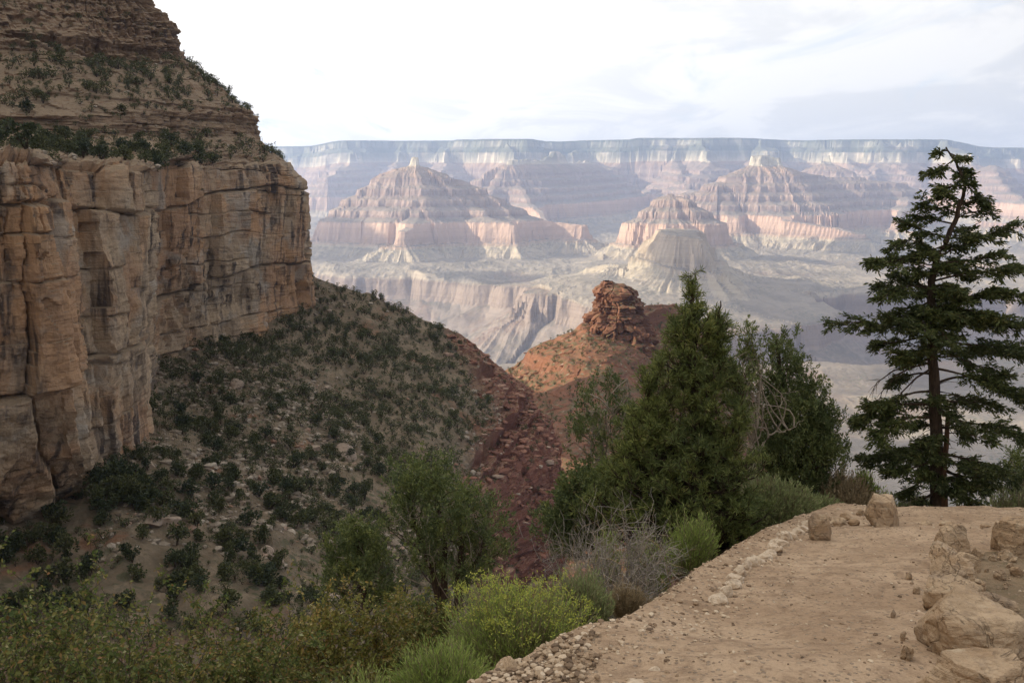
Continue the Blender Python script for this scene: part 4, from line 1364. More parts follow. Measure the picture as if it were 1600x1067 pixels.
M_RABBITG = leaf_material('rabbitbrush_grey_leaf', [(0.0, (0.169, 0.203, 0.085)), (0.5, (0.254, 0.295, 0.126)), (0.9, (0.338, 0.380, 0.169)), (1.0, (0.439, 0.405, 0.220))], 0.4)
M_FLOWER = leaf_material('rabbitbrush_flower', [(0.0, (0.359, 0.404, 0.075)), (0.6, (0.478, 0.493, 0.098)), (1.0, (0.628, 0.598, 0.135))], 0.35)
M_STEM = leaf_material('dry_stem', [(0.0, (0.17, 0.125, 0.08)), (0.5, (0.26, 0.20, 0.13)), (1.0, (0.36, 0.29, 0.20))], 0.1)
M_TWIG = leaf_material('grey_twig', [(0.0, (0.16, 0.135, 0.11)), (0.5, (0.27, 0.235, 0.20)), (0.9, (0.36, 0.31, 0.26)), (1.0, (0.40, 0.27, 0.13))], 0.05)
M_STRAW = leaf_material('dry_grass', [(0.0, (0.22, 0.165, 0.095)), (0.5, (0.31, 0.24, 0.14)), (1.0, (0.40, 0.32, 0.20))], 0.2)
M_OAK = leaf_material('oak_leaf', [(0.0, (0.088, 0.117, 0.035)), (0.35, (0.146, 0.166, 0.047)), (0.7, (0.215, 0.205, 0.058)), (0.88, (0.293, 0.234, 0.074)), (0.96, (0.332, 0.166, 0.069)), (1.0, (0.488, 0.468, 0.254))], 0.35, (1.1, (0.7, 0.85, 0.8)))
M_OAKY = leaf_material('oak_leaf_yellow', [(0.0, (0.146, 0.146, 0.039)), (0.35, (0.234, 0.215, 0.055)), (0.7, (0.321, 0.264, 0.069)), (0.9, (0.390, 0.244, 0.078)), (1.0, (0.546, 0.468, 0.234))], 0.35, (1.1, (0.75, 0.9, 0.8)))
M_OAKTWIG = bark_material('oak_twig', (0.11, 0.085, 0.065), (0.06, 0.046, 0.035))
M_PINYON = scrub_material('pinyon_foliage', [(0.0, (0.033, 0.040, 0.017)), (0.6, (0.064, 0.075, 0.030)), (1.0, (0.110, 0.119, 0.051))], 0.15)


def local(root, q):
    return np.array(q) - np.array(root.location)


# ------------------------------------------------------------------ the fir at the end of the trail
def build_fir():
    rng = np.random.RandomState(21)
    Y0 = 16.4
    base = P(1466, 806, Y0)
    base.z = min(base.z, gz(base.x, Y0))
    root = empty('fir_tree', base)
    tag(root, 'tall dark fir with bent top standing right of the blocky boulder', 'tree')
    W = Acc()
    N = Acc()
    D = Acc()

    def pt(px, py, dy=0.0):
        return np.array(P(px, py, Y0 + dy)) - np.array(base)
    tr = np.array([pt(1467, 860), pt(1466, 812), pt(1464, 720), pt(1461, 640), pt(1457, 560), pt(1455, 480), pt(1456, 440), pt(1466, 400), pt(1481, 370), pt(1494, 340), pt(1503, 312), pt(1508, 292), pt(1500, 268), pt(1488, 246), pt(1478, 230)])
    tt = np.linspace(0, 1, len(tr))
    t2 = np.linspace(0, 1, 50)
    trs = np.stack([np.interp(t2, tt, tr[:, k]) for k in range(3)], -1)
    trs[1:-1, 0] += rng.normal(size=48) * 0.008
    hrow = np.interp(t2, tt, [860, 812, 720, 640, 560, 480, 440, 400, 370, 340, 312, 292, 268, 246, 230])
    W.tube(trs, np.interp(hrow, [230, 300, 440, 700, 790, 812], [0.012, 0.028, 0.06, 0.105, 0.13, 0.17]), 12)
    # second thin reddish stem leaning on the trunk
    R2 = Acc()
    R2.tube([pt(1478, 850, -0.12), pt(1474, 740, -0.12), pt(1479, 690, -0.1), pt(1481, 640, -0.05)], [0.07, 0.055, 0.045, 0.03], 8)

    def trunk_at(py):
        return np.array([np.interp(-py, -hrow, trs[:, k]) for k in range(3)])

    def spray(p, d, L, dens=1.0, droop=0.12):
        """a flat spray of needles along a twig"""
        side = np.cross(d, [0, 0, 1.0])
        side /= np.linalg.norm(side) + 1e-9
        n = max(6, int(L / 0.0105 * dens))
        u = rng.rand(n)
        C = p + d * (u * L)[:, None]
        C[:, 2] -= droop * L * u ** 2
        sg = np.where(rng.rand(n) < 0.5, -1, 1)
        DD = d * rng.uniform(0.5, 1.0, n)[:, None] + side * (sg * rng.uniform(0.2, 0.9, n))[:, None] + rng.normal(size=(n, 3)) * 0.28
        N.leaves(C + rng.normal(size=(n, 3)) * 0.012, DD, rng.uniform(0.05, 0.11, n), rng.uniform(0.018, 0.032, n), rng, droop=0.1)

    def branch(p0, p1, r0, dens=1.0, start=0.25, sag=0.05, twl=0.42):
        L = np.linalg.norm(p1 - p0)
        n = max(6, int(L / 0.10))
        c = curve(p0, p1, n, rng, 0.055, sag + rng.uniform(-0.09, 0.05))
        c[:, 2] += 0.05 * L * np.linspace(0, 1, n) ** 3
        W.tube(c, np.linspace(r0, 0.004, n), 5)
        nt = int(L * 26 * dens) + 4
        for k in range(nt):
            u = start + (1 - start) * rng.rand() ** 0.8
            i = min(int(u * (n - 1)), n - 2)
            f = u * (n - 1) - i
            p = c[i] * (1 - f) + c[i + 1] * f
            d = c[i + 1] - c[i]
            d /= np.linalg.norm(d) + 1e-9
            side = np.cross(d, [0, 0, 1.0])
            side /= np.linalg.norm(side) + 1e-9
            s = rng.choice([-1, 1])
            td = d * rng.uniform(0.35, 0.9) + side * s * rng.uniform(0.3, 0.9) + np.array([0, 0, rng.uniform(-0.6, 0.35)])
            td /= np.linalg.norm(td)
            tl = twl * rng.uniform(0.45, 1.0) * (1 - 0.55 * u) * min(1.0, L / 1.1) + 0.07
            q = p + td * tl
            q[2] -= 0.1 * tl
            W.tube([p, (p + q) / 2 + [0, 0, 0.01], q], [0.006, 0.004, 0.002], 3)
            spray(p, td, tl, dens)
            for b in range(2):
                uu = rng.uniform(0.25, 0.9)
                sd = td * 0.6 + np.cross(td, [0, 0, 1.0]) * rng.choice([-1, 1]) * 0.7 + rng.normal(size=3) * 0.2
                sd /= np.linalg.norm(sd)
                spray(p + td * tl * uu, sd, tl * 0.45, dens)
        spray(c[-2], (c[-1] - c[-2]) / (np.linalg.norm(c[-1] - c[-2]) + 1e-9), 0.12, dens)

    # limbs read from the photograph: (row on the trunk, tip px, tip py, depth offset, density)
    spec = [(236, 1462, 240, 0.1, 1.2), (240, 1508, 250, -0.1, 1.2), (250, 1448, 272, 0.15, 1.2), (262, 1512, 280, 0.2, 1.1), (285, 1538, 322, -0.1, 1.0), (290, 1462, 300, -0.2, 0.9), (318, 1545, 318, 0.0, 0.9), (335, 1440, 312, -0.2, 0.9),
            (345, 1545, 336, 0.3, 0.6), (350, 1425, 340, 0.1, 0.9), (372, 1412, 352, -0.2, 0.9), (372, 1530, 372, -0.4, 0.9), (395, 1392, 390, 0.0, 1.0), (402, 1585, 358, 0.1, 0.8), (410, 1366, 412, -0.1, 1.1), (418, 1560, 400, -0.5, 0.9), (430, 1400, 432, 0.5, 1.0),
            (440, 1592, 425, 0.2, 0.9), (452, 1378, 470, -0.4, 1.0), (455, 1600, 470, -0.3, 1.1), (470, 1400, 492, 0.2, 0.9), (478, 1560, 500, -0.6, 1.0), (492, 1608, 515, 0.1, 1.1), (512, 1302, 514, 0.0, 0.8), (505, 1390, 500, -0.6, 0.9), (520, 1372, 540, 0.5, 0.9),
            (525, 1596, 560, -0.4, 1.0), (548, 1400, 556, -0.5, 0.9), (552, 1590, 548, 0.5, 0.9), (575, 1570, 590, -0.5, 0.9), (585, 1390, 602, 0.4, 0.9), (600, 1612, 640, 0.0, 1.1), (612, 1365, 640, -0.2, 1.0), (622, 1560, 640, 0.6, 0.9), (632, 1342, 662, 0.1, 1.1), (640, 1600, 690, -0.4, 1.0),
            (655, 1372, 690, -0.5, 1.1), (668, 1545, 690, -0.6, 1.0), (682, 1400, 705, 0.5, 1.0), (690, 1352, 722, 0.0, 1.1), (705, 1560, 738, -0.3, 1.0), (715, 1378, 742, -0.4, 1.0), (722, 1535, 770, -0.5, 1.0), (730, 1575, 745, 0.4, 0.9), (742, 1408, 775, 0.2, 1.0), (755, 1522, 796, 0.1, 1.0), (768, 1425, 796, -0.2, 1.0)]
    for row, tx, ty, dy, dens in spec:
        branch(trunk_at(row), pt(tx, ty, dy), 0.012 + 0.02 * (row - 230) / 570, dens, start=0.18 if row < 500 else 0.34)
    # limbs towards and away from the camera fill the crown
    for k in range(62):
        row = rng.uniform(250, 770)
        p0 = trunk_at(row)
        reach = np.interp(row, [235, 330, 420, 520, 700, 790], [0.15, 0.55, 0.85, 1.0, 0.95, 0.5]) * rng.uniform(0.45, 1.0)
        a = rng.uniform(-1.25, 1.25) + (math.pi if rng.rand() < 0.5 else 0)
        p1 = p0 + np.array([reach * math.sin(a), -reach * math.cos(a), rng.uniform(-0.25, 0.12) * reach])
        branch(p0, p1, 0.012, 0.85, 0.12)
    # dead drooping limb on the left
    for (row, pts) in ((560, [(1430, 566), (1395, 580), (1370, 598), (1352, 632)]), (566, [(1425, 574), (1400, 586), (1378, 612), (1368, 650)]), (574, [(1432, 590), (1410, 612), (1390, 640), (1380, 662)])):
        path = [trunk_at(row)] + [pt(a, b, -0.1) for a, b in pts]
        D.tube(path, [0.022, 0.016, 0.012, 0.008, 0.003], 5)
        for k in range(16):
            i = rng.randint(1, len(path) - 1)
            p = path[i] + (path[i + 1] - path[i]) * rng.rand()
            q = p + np.array([rng.uniform(-0.22, 0.05), rng.uniform(-0.15, 0.15), rng.uniform(-0.3, 0.03)])
            D.tube([p, (p + q) / 2 + [0, 0, 0.02], q], [0.006, 0.004, 0.002], 3)
    # thin bare twigs low on the trunk
    for k in range(60):
        row = rng.uniform(600, 790)
        p = trunk_at(row)
        q = p + np.array([rng.uniform(-0.6, 0.6), rng.uniform(-0.5, 0.5), rng.uniform(-0.35, 0.1)])
        D.tube([p, (p + q) / 2 + [0, 0, 0.05], q], [0.010, 0.006, 0.002], 3)
    W.build('trunk', M_BARK, root)
    s2 = R2.build('side_stem', M_BARKR, root)
    s2['label'] = 'thin reddish stem rising beside the fir trunk'
    N.build('crown', M_FIR, root)
    D.build('dead_branch', M_BARK, root)['label'] = 'bare drooping dead branches of the fir'


# ------------------------------------------------------------------ trees filled from an envelope
def envelope_tree(name, label, cat, base_px, Y0, stems, env, n_cl, style, leafm, barkm, seed, depth=0.8, group=None, leaf_scale=1.0, cl_r=0.16, n_leaf=70, bare=0, up=0.6, inner=0.35, sparse=0.0):
    """env: rows (py, left px, right px); stems: list of pixel paths; clumps of leaves fill the outline in depth"""
    rng = np.random.RandomState(seed)
    base = P(base_px[0], base_px[1], Y0)
    root = empty(name, base)
    tag(root, label, cat, group)
    W, N, D = Acc(), Acc(), Acc()
    b = np.array(base)
    k_ = Y0 / FPX

    def pt(px, py, dy=0.0):
        return np.array(P(px, py, Y0 + dy)) - b
    allst = []
    for path, r0 in stems:
        pp = np.array([pt(*q) for q in path])
        t = np.linspace(0, 1, 24)
        s = np.stack([np.interp(t, np.linspace(0, 1, len(pp)), pp[:, k]) for k in range(3)], -1)
        s[1:-1] += rng.normal(size=(22, 3)) * 0.012
        W.tube(s, np.linspace(r0, r0 * 0.12, 24), 8)
        allst.append((s, np.linspace(r0, r0 * 0.12, 24)))
    SP = np.concatenate([s for s, r in allst])
    SR = np.concatenate([r for s, r in allst])
    rows = np.array([e[0] for e in env], float)
    lf = np.array([e[1] for e in env], float)
    rt = np.array([e[2] for e in env], float)
    ys = np.linspace(rows.min(), rows.max(), 400)
    wd = np.interp(ys, rows, rt - lf)
    cdf = np.cumsum(np.maximum(wd, 4) ** 1.25)
    cdf /= cdf[-1]
    for k in range(n_cl):
        py = np.interp(rng.rand(), cdf, ys)
        l, r = np.interp(py, rows, lf), np.interp(py, rows, rt)
        half = (r - l) / 2
        rr = inner + (1 - inner) * rng.rand() ** 0.6
        a = rng.uniform(0, 2 * math.pi)
        ox, oy = rr * math.cos(a), rr * math.sin(a)
        # lumps on the outline
        lump = 1 + 0.16 * math.sin(py * 0.09 + seed) + 0.12 * math.sin(py * 0.23 + 2 * a)
        c = pt((l + r) / 2 + half * ox * lump, py, half * k_ * depth * oy)
        if rng.rand() < sparse:
            continue
        # the limb that carries the clump
        dd = np.linalg.norm(SP[:, :2] - c[:2], axis=1) + 1.2 * np.abs(SP[:, 2] - (c[2] - up * np.linalg.norm(SP[:, :2] - c[:2], axis=1)))
        j = int(np.argmin(dd))
        s0 = SP[j]
        L = np.linalg.norm(c - s0)
        cc = curve(s0, c, 7, rng, 0.07, -0.10 if up > 0 else 0.05)
        W.tube(cc, np.linspace(min(SR[j] * 0.55, 0.02 * L + 0.008), 0.004, 7), 4)
        out = cc[-1] - cc[-3]
        out /= np.linalg.norm(out) + 1e-9
        if style == 'pine':
            # a bottle brush: twigs with tufts
            for tw in range(5):
                d = out * 0.7 + rng.normal(size=3) * 0.55 + np.array([0, 0, 0.55])
                d /= np.linalg.norm(d)
                tl = cl_r * rng.uniform(0.8, 1.7)
                p0 = cc[-1] - out * rng.uniform(0, 0.22)
                q = p0 + d * tl
                W.tube([p0, (p0 + q) / 2, q], [0.006, 0.005, 0.003], 3)
                n = n_leaf
                u = rng.rand(n) ** 0.7
                C = p0 + d * (u * tl)[:, None]
                DD = d * rng.uniform(0.45, 1.0, n)[:, None] + rdir(rng, n) * 0.75
                N.leaves(C, DD, rng.uniform(0.055, 0.10, n) * leaf_scale, rng.uniform(0.007, 0.012, n) * leaf_scale, rng)
        else:
            # juniper: dense upturned tufts of scale leaves
            for tw in range(4):
                cen = cc[-1] + rng.normal(size=3) * cl_r * 0.7
                d = out * 0.5 + np.array([0, 0, 0.7]) + rng.normal(size=3) * 0.5
                d /= np.linalg.norm(d)
                n = n_leaf
                u = rng.rand(n)
                C = cen + d * ((u - 0.4) * cl_r * 1.8)[:, None] + rng.normal(size=(n, 3)) * (cl_r * 0.30 * (1.1 - u))[:, None]
                DD = d + rdir(rng, n) * 0.8
                N.leaves(C, DD, rng.uniform(0.03, 0.065, n) * leaf_scale, rng.uniform(0.012, 0.022, n) * leaf_scale, rng)
    for k in range(bare):
        j = rng.randint(len(SP))
        py = rng.uniform(rows.min() * 0.7 + rows.max() * 0.3, rows.max())
        l, r = np.interp(py, rows, lf), np.interp(py, rows, rt)
        c = pt(rng.uniform(l, r), py, rng.uniform(-1, 0.3) * (r - l) / 2 * k_ * depth)
        cc = curve(SP[j], c, 8, rng, 0.12, 0.03)
        D.tube(cc, np.linspace(0.014, 0.003, 8), 4)
        for m_ in range(4):
            i = rng.randint(3, 7)
            q = cc[i] + rng.normal(size=3) * 0.16
            D.tube([cc[i], (cc[i] + q) / 2 + rng.normal(size=3) * 0.02, q], [0.006, 0.004, 0.002], 3)
    W.build('trunk', barkm, root)
    N.build('crown', leafm, root)
    if bare:
        D.build('dead_branch', M_DEAD, root)
    return root


def build_trees():
    build_fir()
    envelope_tree('pine_tree', 'big bushy yellow green pine with two leaders left of centre of the trail edge', 'tree', (1092, 860), 13.2,
                  [([(1092, 866), (1090, 740), (1086, 600), (1082, 500), (1080, 440)], 0.11), ([(1092, 720), (1108, 620), (1120, 530), (1126, 470)], 0.06), ([(1090, 780), (1040, 690), (1010, 620)], 0.05), ([(1092, 770), (1150, 680), (1165, 600)], 0.045)],
                  [(436, 1074, 1086), (470, 1062, 1098), (500, 1050, 1140), (540, 1030, 1142), (580, 1012, 1150), (640, 992, 1156), (700, 952, 1172), (760, 925, 1186), (810, 925, 1205), (850, 1020, 1200), (866, 1060, 1180)],
                  840, 'pine', M_PINE, M_BARK, 31, 0.85, leaf_scale=1.15, cl_r=0.12, n_leaf=26, up=0.45)
    envelope_tree('juniper_tree', 'green juniper right behind the big pine, between it and the fir', 'tree', (1226, 790), 16.6,
                  [([(1226, 800), (1224, 700), (1222, 620), (1216, 550), (1214, 530)], 0.09), ([(1226, 760), (1262, 690), (1280, 640)], 0.05), ([(1226, 770), (1200, 690), (1190, 640)], 0.05)],
                  [(524, 1210, 1220), (545, 1198, 1240), (580, 1194, 1262), (620, 1192, 1280), (660, 1190, 1312), (700, 1188, 1318), (740, 1186, 1306), (770, 1190, 1285), (790, 1210, 1250)],
                  330, 'juniper', M_JUN2, M_BARK, 32, 0.85, cl_r=0.15, n_leaf=42, bare=6, leaf_scale=1.2)
    envelope_tree('juniper_tree', 'gaunt half dead juniper with pale bare limbs squeezed between the pine and the green juniper', 'tree', (1178, 800), 15.6,
                  [([(1178, 806), (1174, 720), (1184, 640), (1188, 590), (1178, 540), (1168, 515)], 0.05), ([(1176, 730), (1200, 680), (1230, 672), (1256, 655)], 0.025), ([(1178, 700), (1160, 640), (1140, 610)], 0.02)],
                  [(512, 1160, 1174), (535, 1156, 1180), (570, 1158, 1184), (610, 1140, 1178), (640, 1135, 1170)],
                  42, 'juniper', M_JUN, M_DEAD, 33, 0.7, cl_r=0.10, n_leaf=36, bare=34, sparse=0.1)
    envelope_tree('juniper_tree', 'straggly juniper with bleached twisted limbs at the left side of the big pine', 'tree', (950, 830), 15.2,
                  [([(960, 846), (956, 760), (940, 690), (918, 640), (908, 610)], 0.05), ([(958, 770), (985, 690), (985, 620), (980, 590)], 0.04)],
                  [(592, 900, 990), (615, 895, 998), (650, 885, 1002), (700, 905, 1000), (760, 900, 1000), (800, 890, 1000), (840, 900, 990)],
                  120, 'juniper', M_JUN2, M_DEAD, 34, 0.8, cl_r=0.12, n_leaf=36, bare=26, sparse=0.15)
    envelope_tree('juniper_tree', 'low dense dark juniper under the left skirt of the big pine', 'tree', (895, 850), 14.4,
                  [([(895, 866), (892, 810), (888, 770)], 0.06), ([(895, 856), (930, 810)], 0.04)],
                  [(748, 880, 930), (765, 866, 955), (790, 856, 965), (820, 852, 965), (845, 862, 955), (862, 880, 940)],
                  150, 'juniper', M_JUN, M_BARK, 35, 0.9, cl_r=0.13, n_leaf=46, leaf_scale=1.1)
    envelope_tree('juniper_tree', 'open crowned juniper with several dark trunks below the red ledges', 'tree', (700, 940), 24.0,
                  [([(716, 960), (718, 900), (722, 850), (712, 790)], 0.13), ([(690, 960), (676, 890), (650, 830), (640, 780)], 0.12), ([(716, 930), (748, 870), (760, 820)], 0.09), ([(694, 940), (694, 860), (684, 780), (672, 735)], 0.1)],
                  [(716, 640, 676), (735, 622, 705), (760, 615, 745), (790, 606, 772), (820, 602, 786), (850, 605, 786), (880, 618, 782), (905, 640, 770)],
                  150, 'juniper', M_JUN, M_BARK, 36, 0.85, cl_r=0.25, n_leaf=42, leaf_scale=1.9, bare=40, inner=0.3)
    envelope_tree('juniper_tree', 'smaller bushy juniper just left of the open crowned juniper', 'tree', (562, 940), 22.5,
                  [([(572, 960), (566, 900), (560, 850), (556, 825)], 0.09), ([(570, 930), (540, 890), (520, 870)], 0.06), ([(570, 920), (598, 880)], 0.05)],
                  [(812, 545, 565), (828, 535, 582), (850, 512, 598), (875, 500, 608), (900, 498, 614), (925, 505, 612), (940, 525, 605)],
                  80, 'juniper', M_JUN, M_BARK, 37, 0.85, cl_r=0.22, n_leaf=44, leaf_scale=1.8, bare=14, inner=0.2)
    envelope_tree('juniper_tree', 'thin young juniper at the right edge of the photo beside the fir', 'tree', (1590, 810), 17.6,
                  [([(1590, 826), (1584, 770), (1578, 720), (1582, 705)], 0.04), ([(1590, 800), (1604, 740), (1620, 700)], 0.035)],
                  [(700, 1572, 1600), (720, 1566, 1625), (750, 1572, 1640), (780, 1570, 1650), (805, 1568, 1640)],
                  70, 'juniper', M_JUN, M_BARK, 38, 0.9, cl_r=0.13, n_leaf=40, bare=16)


build_trees()
# ------------------------------------------------------------------ shrubs beside the trail
def fan_shrub(name, label, cat, cx, top, bot, width, Y0, n, leafm, seed, stemm=None, flowers=False, group=None, spread=0.55, dry=0.0, wl=1.0):
    """a brush of many thin upright stems that fan out from the root crown, leafy above"""
    rng = np.random.RandomState(seed)
    c = P(cx, bot, Y0)
    g = gz(c.x, Y0)
    base = Vector((c.x, Y0, min(g, c.z)))
    root = empty(name, base)
    tag(root, label, cat, group)
    H = P(cx, top, Y0).z - base.z
    R = width / 2 * Y0 / FPX
    S, Lf, Fl = Acc(), Acc(), Acc()
    a = rng.uniform(0, 2 * math.pi, n)
    r = np.sqrt(rng.rand(n))
    # several root crowns make an uneven outline
    nc = 9
    ca, cr_ = rng.uniform(0, 6.28, nc), np.sqrt(rng.rand(nc)) * 0.5
    hs = rng.uniform(0.62, 1.0, nc)
    k = rng.randint(nc, size=n)
    bx, by = R * cr_[k] * np.cos(ca[k]), R * cr_[k] * np.sin(ca[k])
    lean = r * spread
    tipx = bx + R * 0.62 * r * np.cos(a)
    tipy = by + R * 0.62 * r * np.sin(a)
    hh = H * hs[k] * (1 - 0.38 * r ** 2) * rng.uniform(0.75, 1.0, n)
    B = np.stack([bx * 0.5 + rng.normal(size=n) * 0.03, by * 0.5 + rng.normal(size=n) * 0.03, np.zeros(n)], -1)
    T = np.stack([tipx, tipy, hh], -1)
    M = B * 0.55 + T * 0.45
    M[:, 2] += 0.02 * H
    wdt = np.broadcast_to(0.0022 * (Y0 / 7) ** 0.7 * rng.uniform(0.7, 1.6, n), (n,)) * wl
    side = np.stack([np.cos(a + 1.57), np.sin(a + 1.57), np.zeros(n)], -1)
    side2 = np.stack([-np.sin(a * 3.1), np.cos(a * 3.1), np.zeros(n)], -1)
    for p0, p1, w0, w1 in ((B, M, 1.0, 0.8), (M, T, 0.8, 0.3)):
        V = np.stack([p0 - side2 * (wdt * w0)[:, None], p0 + side2 * (wdt * w0)[:, None], p1 + side2 * (wdt * w1)[:, None], p1 - side2 * (wdt * w1)[:, None]], 1)
        S.add(V, np.arange(4 * n).reshape(n, 4))
    live = rng.rand(n) >= dry
    nl = 13
    for j in range(nl):
        u = rng.uniform(0.42, 1.0, n)
        C = np.where((u < 0.5)[:, None], B + (M - B) * (u / 0.5)[:, None], M + (T - M) * ((u - 0.5) / 0.5)[:, None])
        D = (T - M) / (np.linalg.norm(T - M, axis=1, keepdims=True) + 1e-9) + rdir(rng, n) * 0.55
        m_ = live
        Lf.leaves(C[m_], D[m_], rng.uniform(0.03, 0.06, m_.sum()) * (Y0 / 7) ** 0.5, rng.uniform(0.0045, 0.0075, m_.sum()) * (Y0 / 7) ** 0.7 * wl, rng)
    if flowers:
        m_ = (rng.rand(n) < 0.6) & live & (hh > 0.62 * H)
        for j in range(9):
            C = T[m_] + rng.normal(size=(m_.sum(), 3)) * 0.014
            Fl.leaves(C, rdir(rng, m_.sum()) + np.array([0, 0, 0.8]), rng.uniform(0.012, 0.026, m_.sum()), rng.uniform(0.006, 0.011, m_.sum()), rng)
    S.build('stems', stemm or M_STEM, root)
    if live.any():
        Lf.build('foliage', leafm, root)
    if flowers:
        Fl.build('flower_heads', M_FLOWER, root)
    return root


def twig_shrub(name, label, cat, cx, top, bot, width, Y0, n, seed, m=None, leafm=None, leaves=0, group=None, base_drop=0.0, lsize=0.03, stem_r=0.006, gravity=0.0):
    """a tangle of branching twigs, with or without broad leaves"""
    rng = np.random.RandomState(seed)
    c = P(cx, bot, Y0)
    g = gz(c.x, Y0)
    base = Vector((c.x, Y0, min(g, c.z) - base_drop))
    root = empty(name, base)
    tag(root, label, cat, group)
    H = P(cx, top, Y0).z - base.z
    R = width / 2 * Y0 / FPX
    S, Lf = Acc(), Acc()
    tips = []
    for k in range(n):
        a = rng.uniform(0, 6.28)
        r = math.sqrt(rng.rand())
        b = np.array([0.25 * R * math.cos(a) * r, 0.25 * R * math.sin(a) * r, 0.0])
        hh = H * rng.uniform(0.55, 1.0) * (1 - 0.35 * r * r)
        t = np.array([R * 0.95 * r * math.cos(a), R * 0.95 * r * math.sin(a), hh])
        cc = curve(b, t, 8, rng, 0.09, 0.0)
        S.tube(cc, np.linspace(stem_r, stem_r * 0.3, 8), 4)
        for q in range(7):
            i = rng.randint(2, 8)
            p = cc[i]
            L = 0.30 * H * rng.uniform(0.4, 1.0)
            d = rdir(rng, 1)[0] * 0.8 + np.array([math.cos(a) * 0.3, math.sin(a) * 0.3, 0.55 - gravity])
            e = p + d / np.linalg.norm(d) * L
            c2 = curve(p, e, 5, rng, 0.12)
            S.tube(c2, np.linspace(stem_r * 0.5, stem_r * 0.2, 5), 3)
            tips.append(c2)
            for z in range(3):
                p2 = c2[rng.randint(1, 5)]
                d2 = d * 0.6 + rdir(rng, 1)[0] * 0.8
                e2 = p2 + d2 / np.linalg.norm(d2) * L * 0.5
                c3 = np.array([p2, (p2 + e2) / 2 + rng.normal(size=3) * 0.01, e2])
                S.tube(c3, [stem_r * 0.3, stem_r * 0.25, stem_r * 0.15], 3)
                tips.append(c3)
    if leaves:
        m_n = len(tips)
        idx = rng.randint(m_n, size=leaves)
        C, D = np.empty((leaves, 3)), np.empty((leaves, 3))
        for k, i in enumerate(idx):
            c3 = tips[i]
            j = rng.randint(1, len(c3))
            u = rng.rand()
            C[k] = c3[j - 1] * (1 - u) + c3[j] * u
            D[k] = c3[j] - c3[j - 1]
        D = D / (np.linalg.norm(D, axis=1, keepdims=True) + 1e-9) * 0.5 + rdir(rng, leaves)
        Lf.leaves(C, D, rng.uniform(0.7, 1.3, leaves) * lsize, rng.uniform(0.42, 0.7, leaves) * lsize, rng, droop=0.15, shape=0.0)
    S.build('branches' if leafm else 'twigs', m or M_TWIG, root)
    if leaves:
        Lf.build('foliage', leafm, root)
    return root


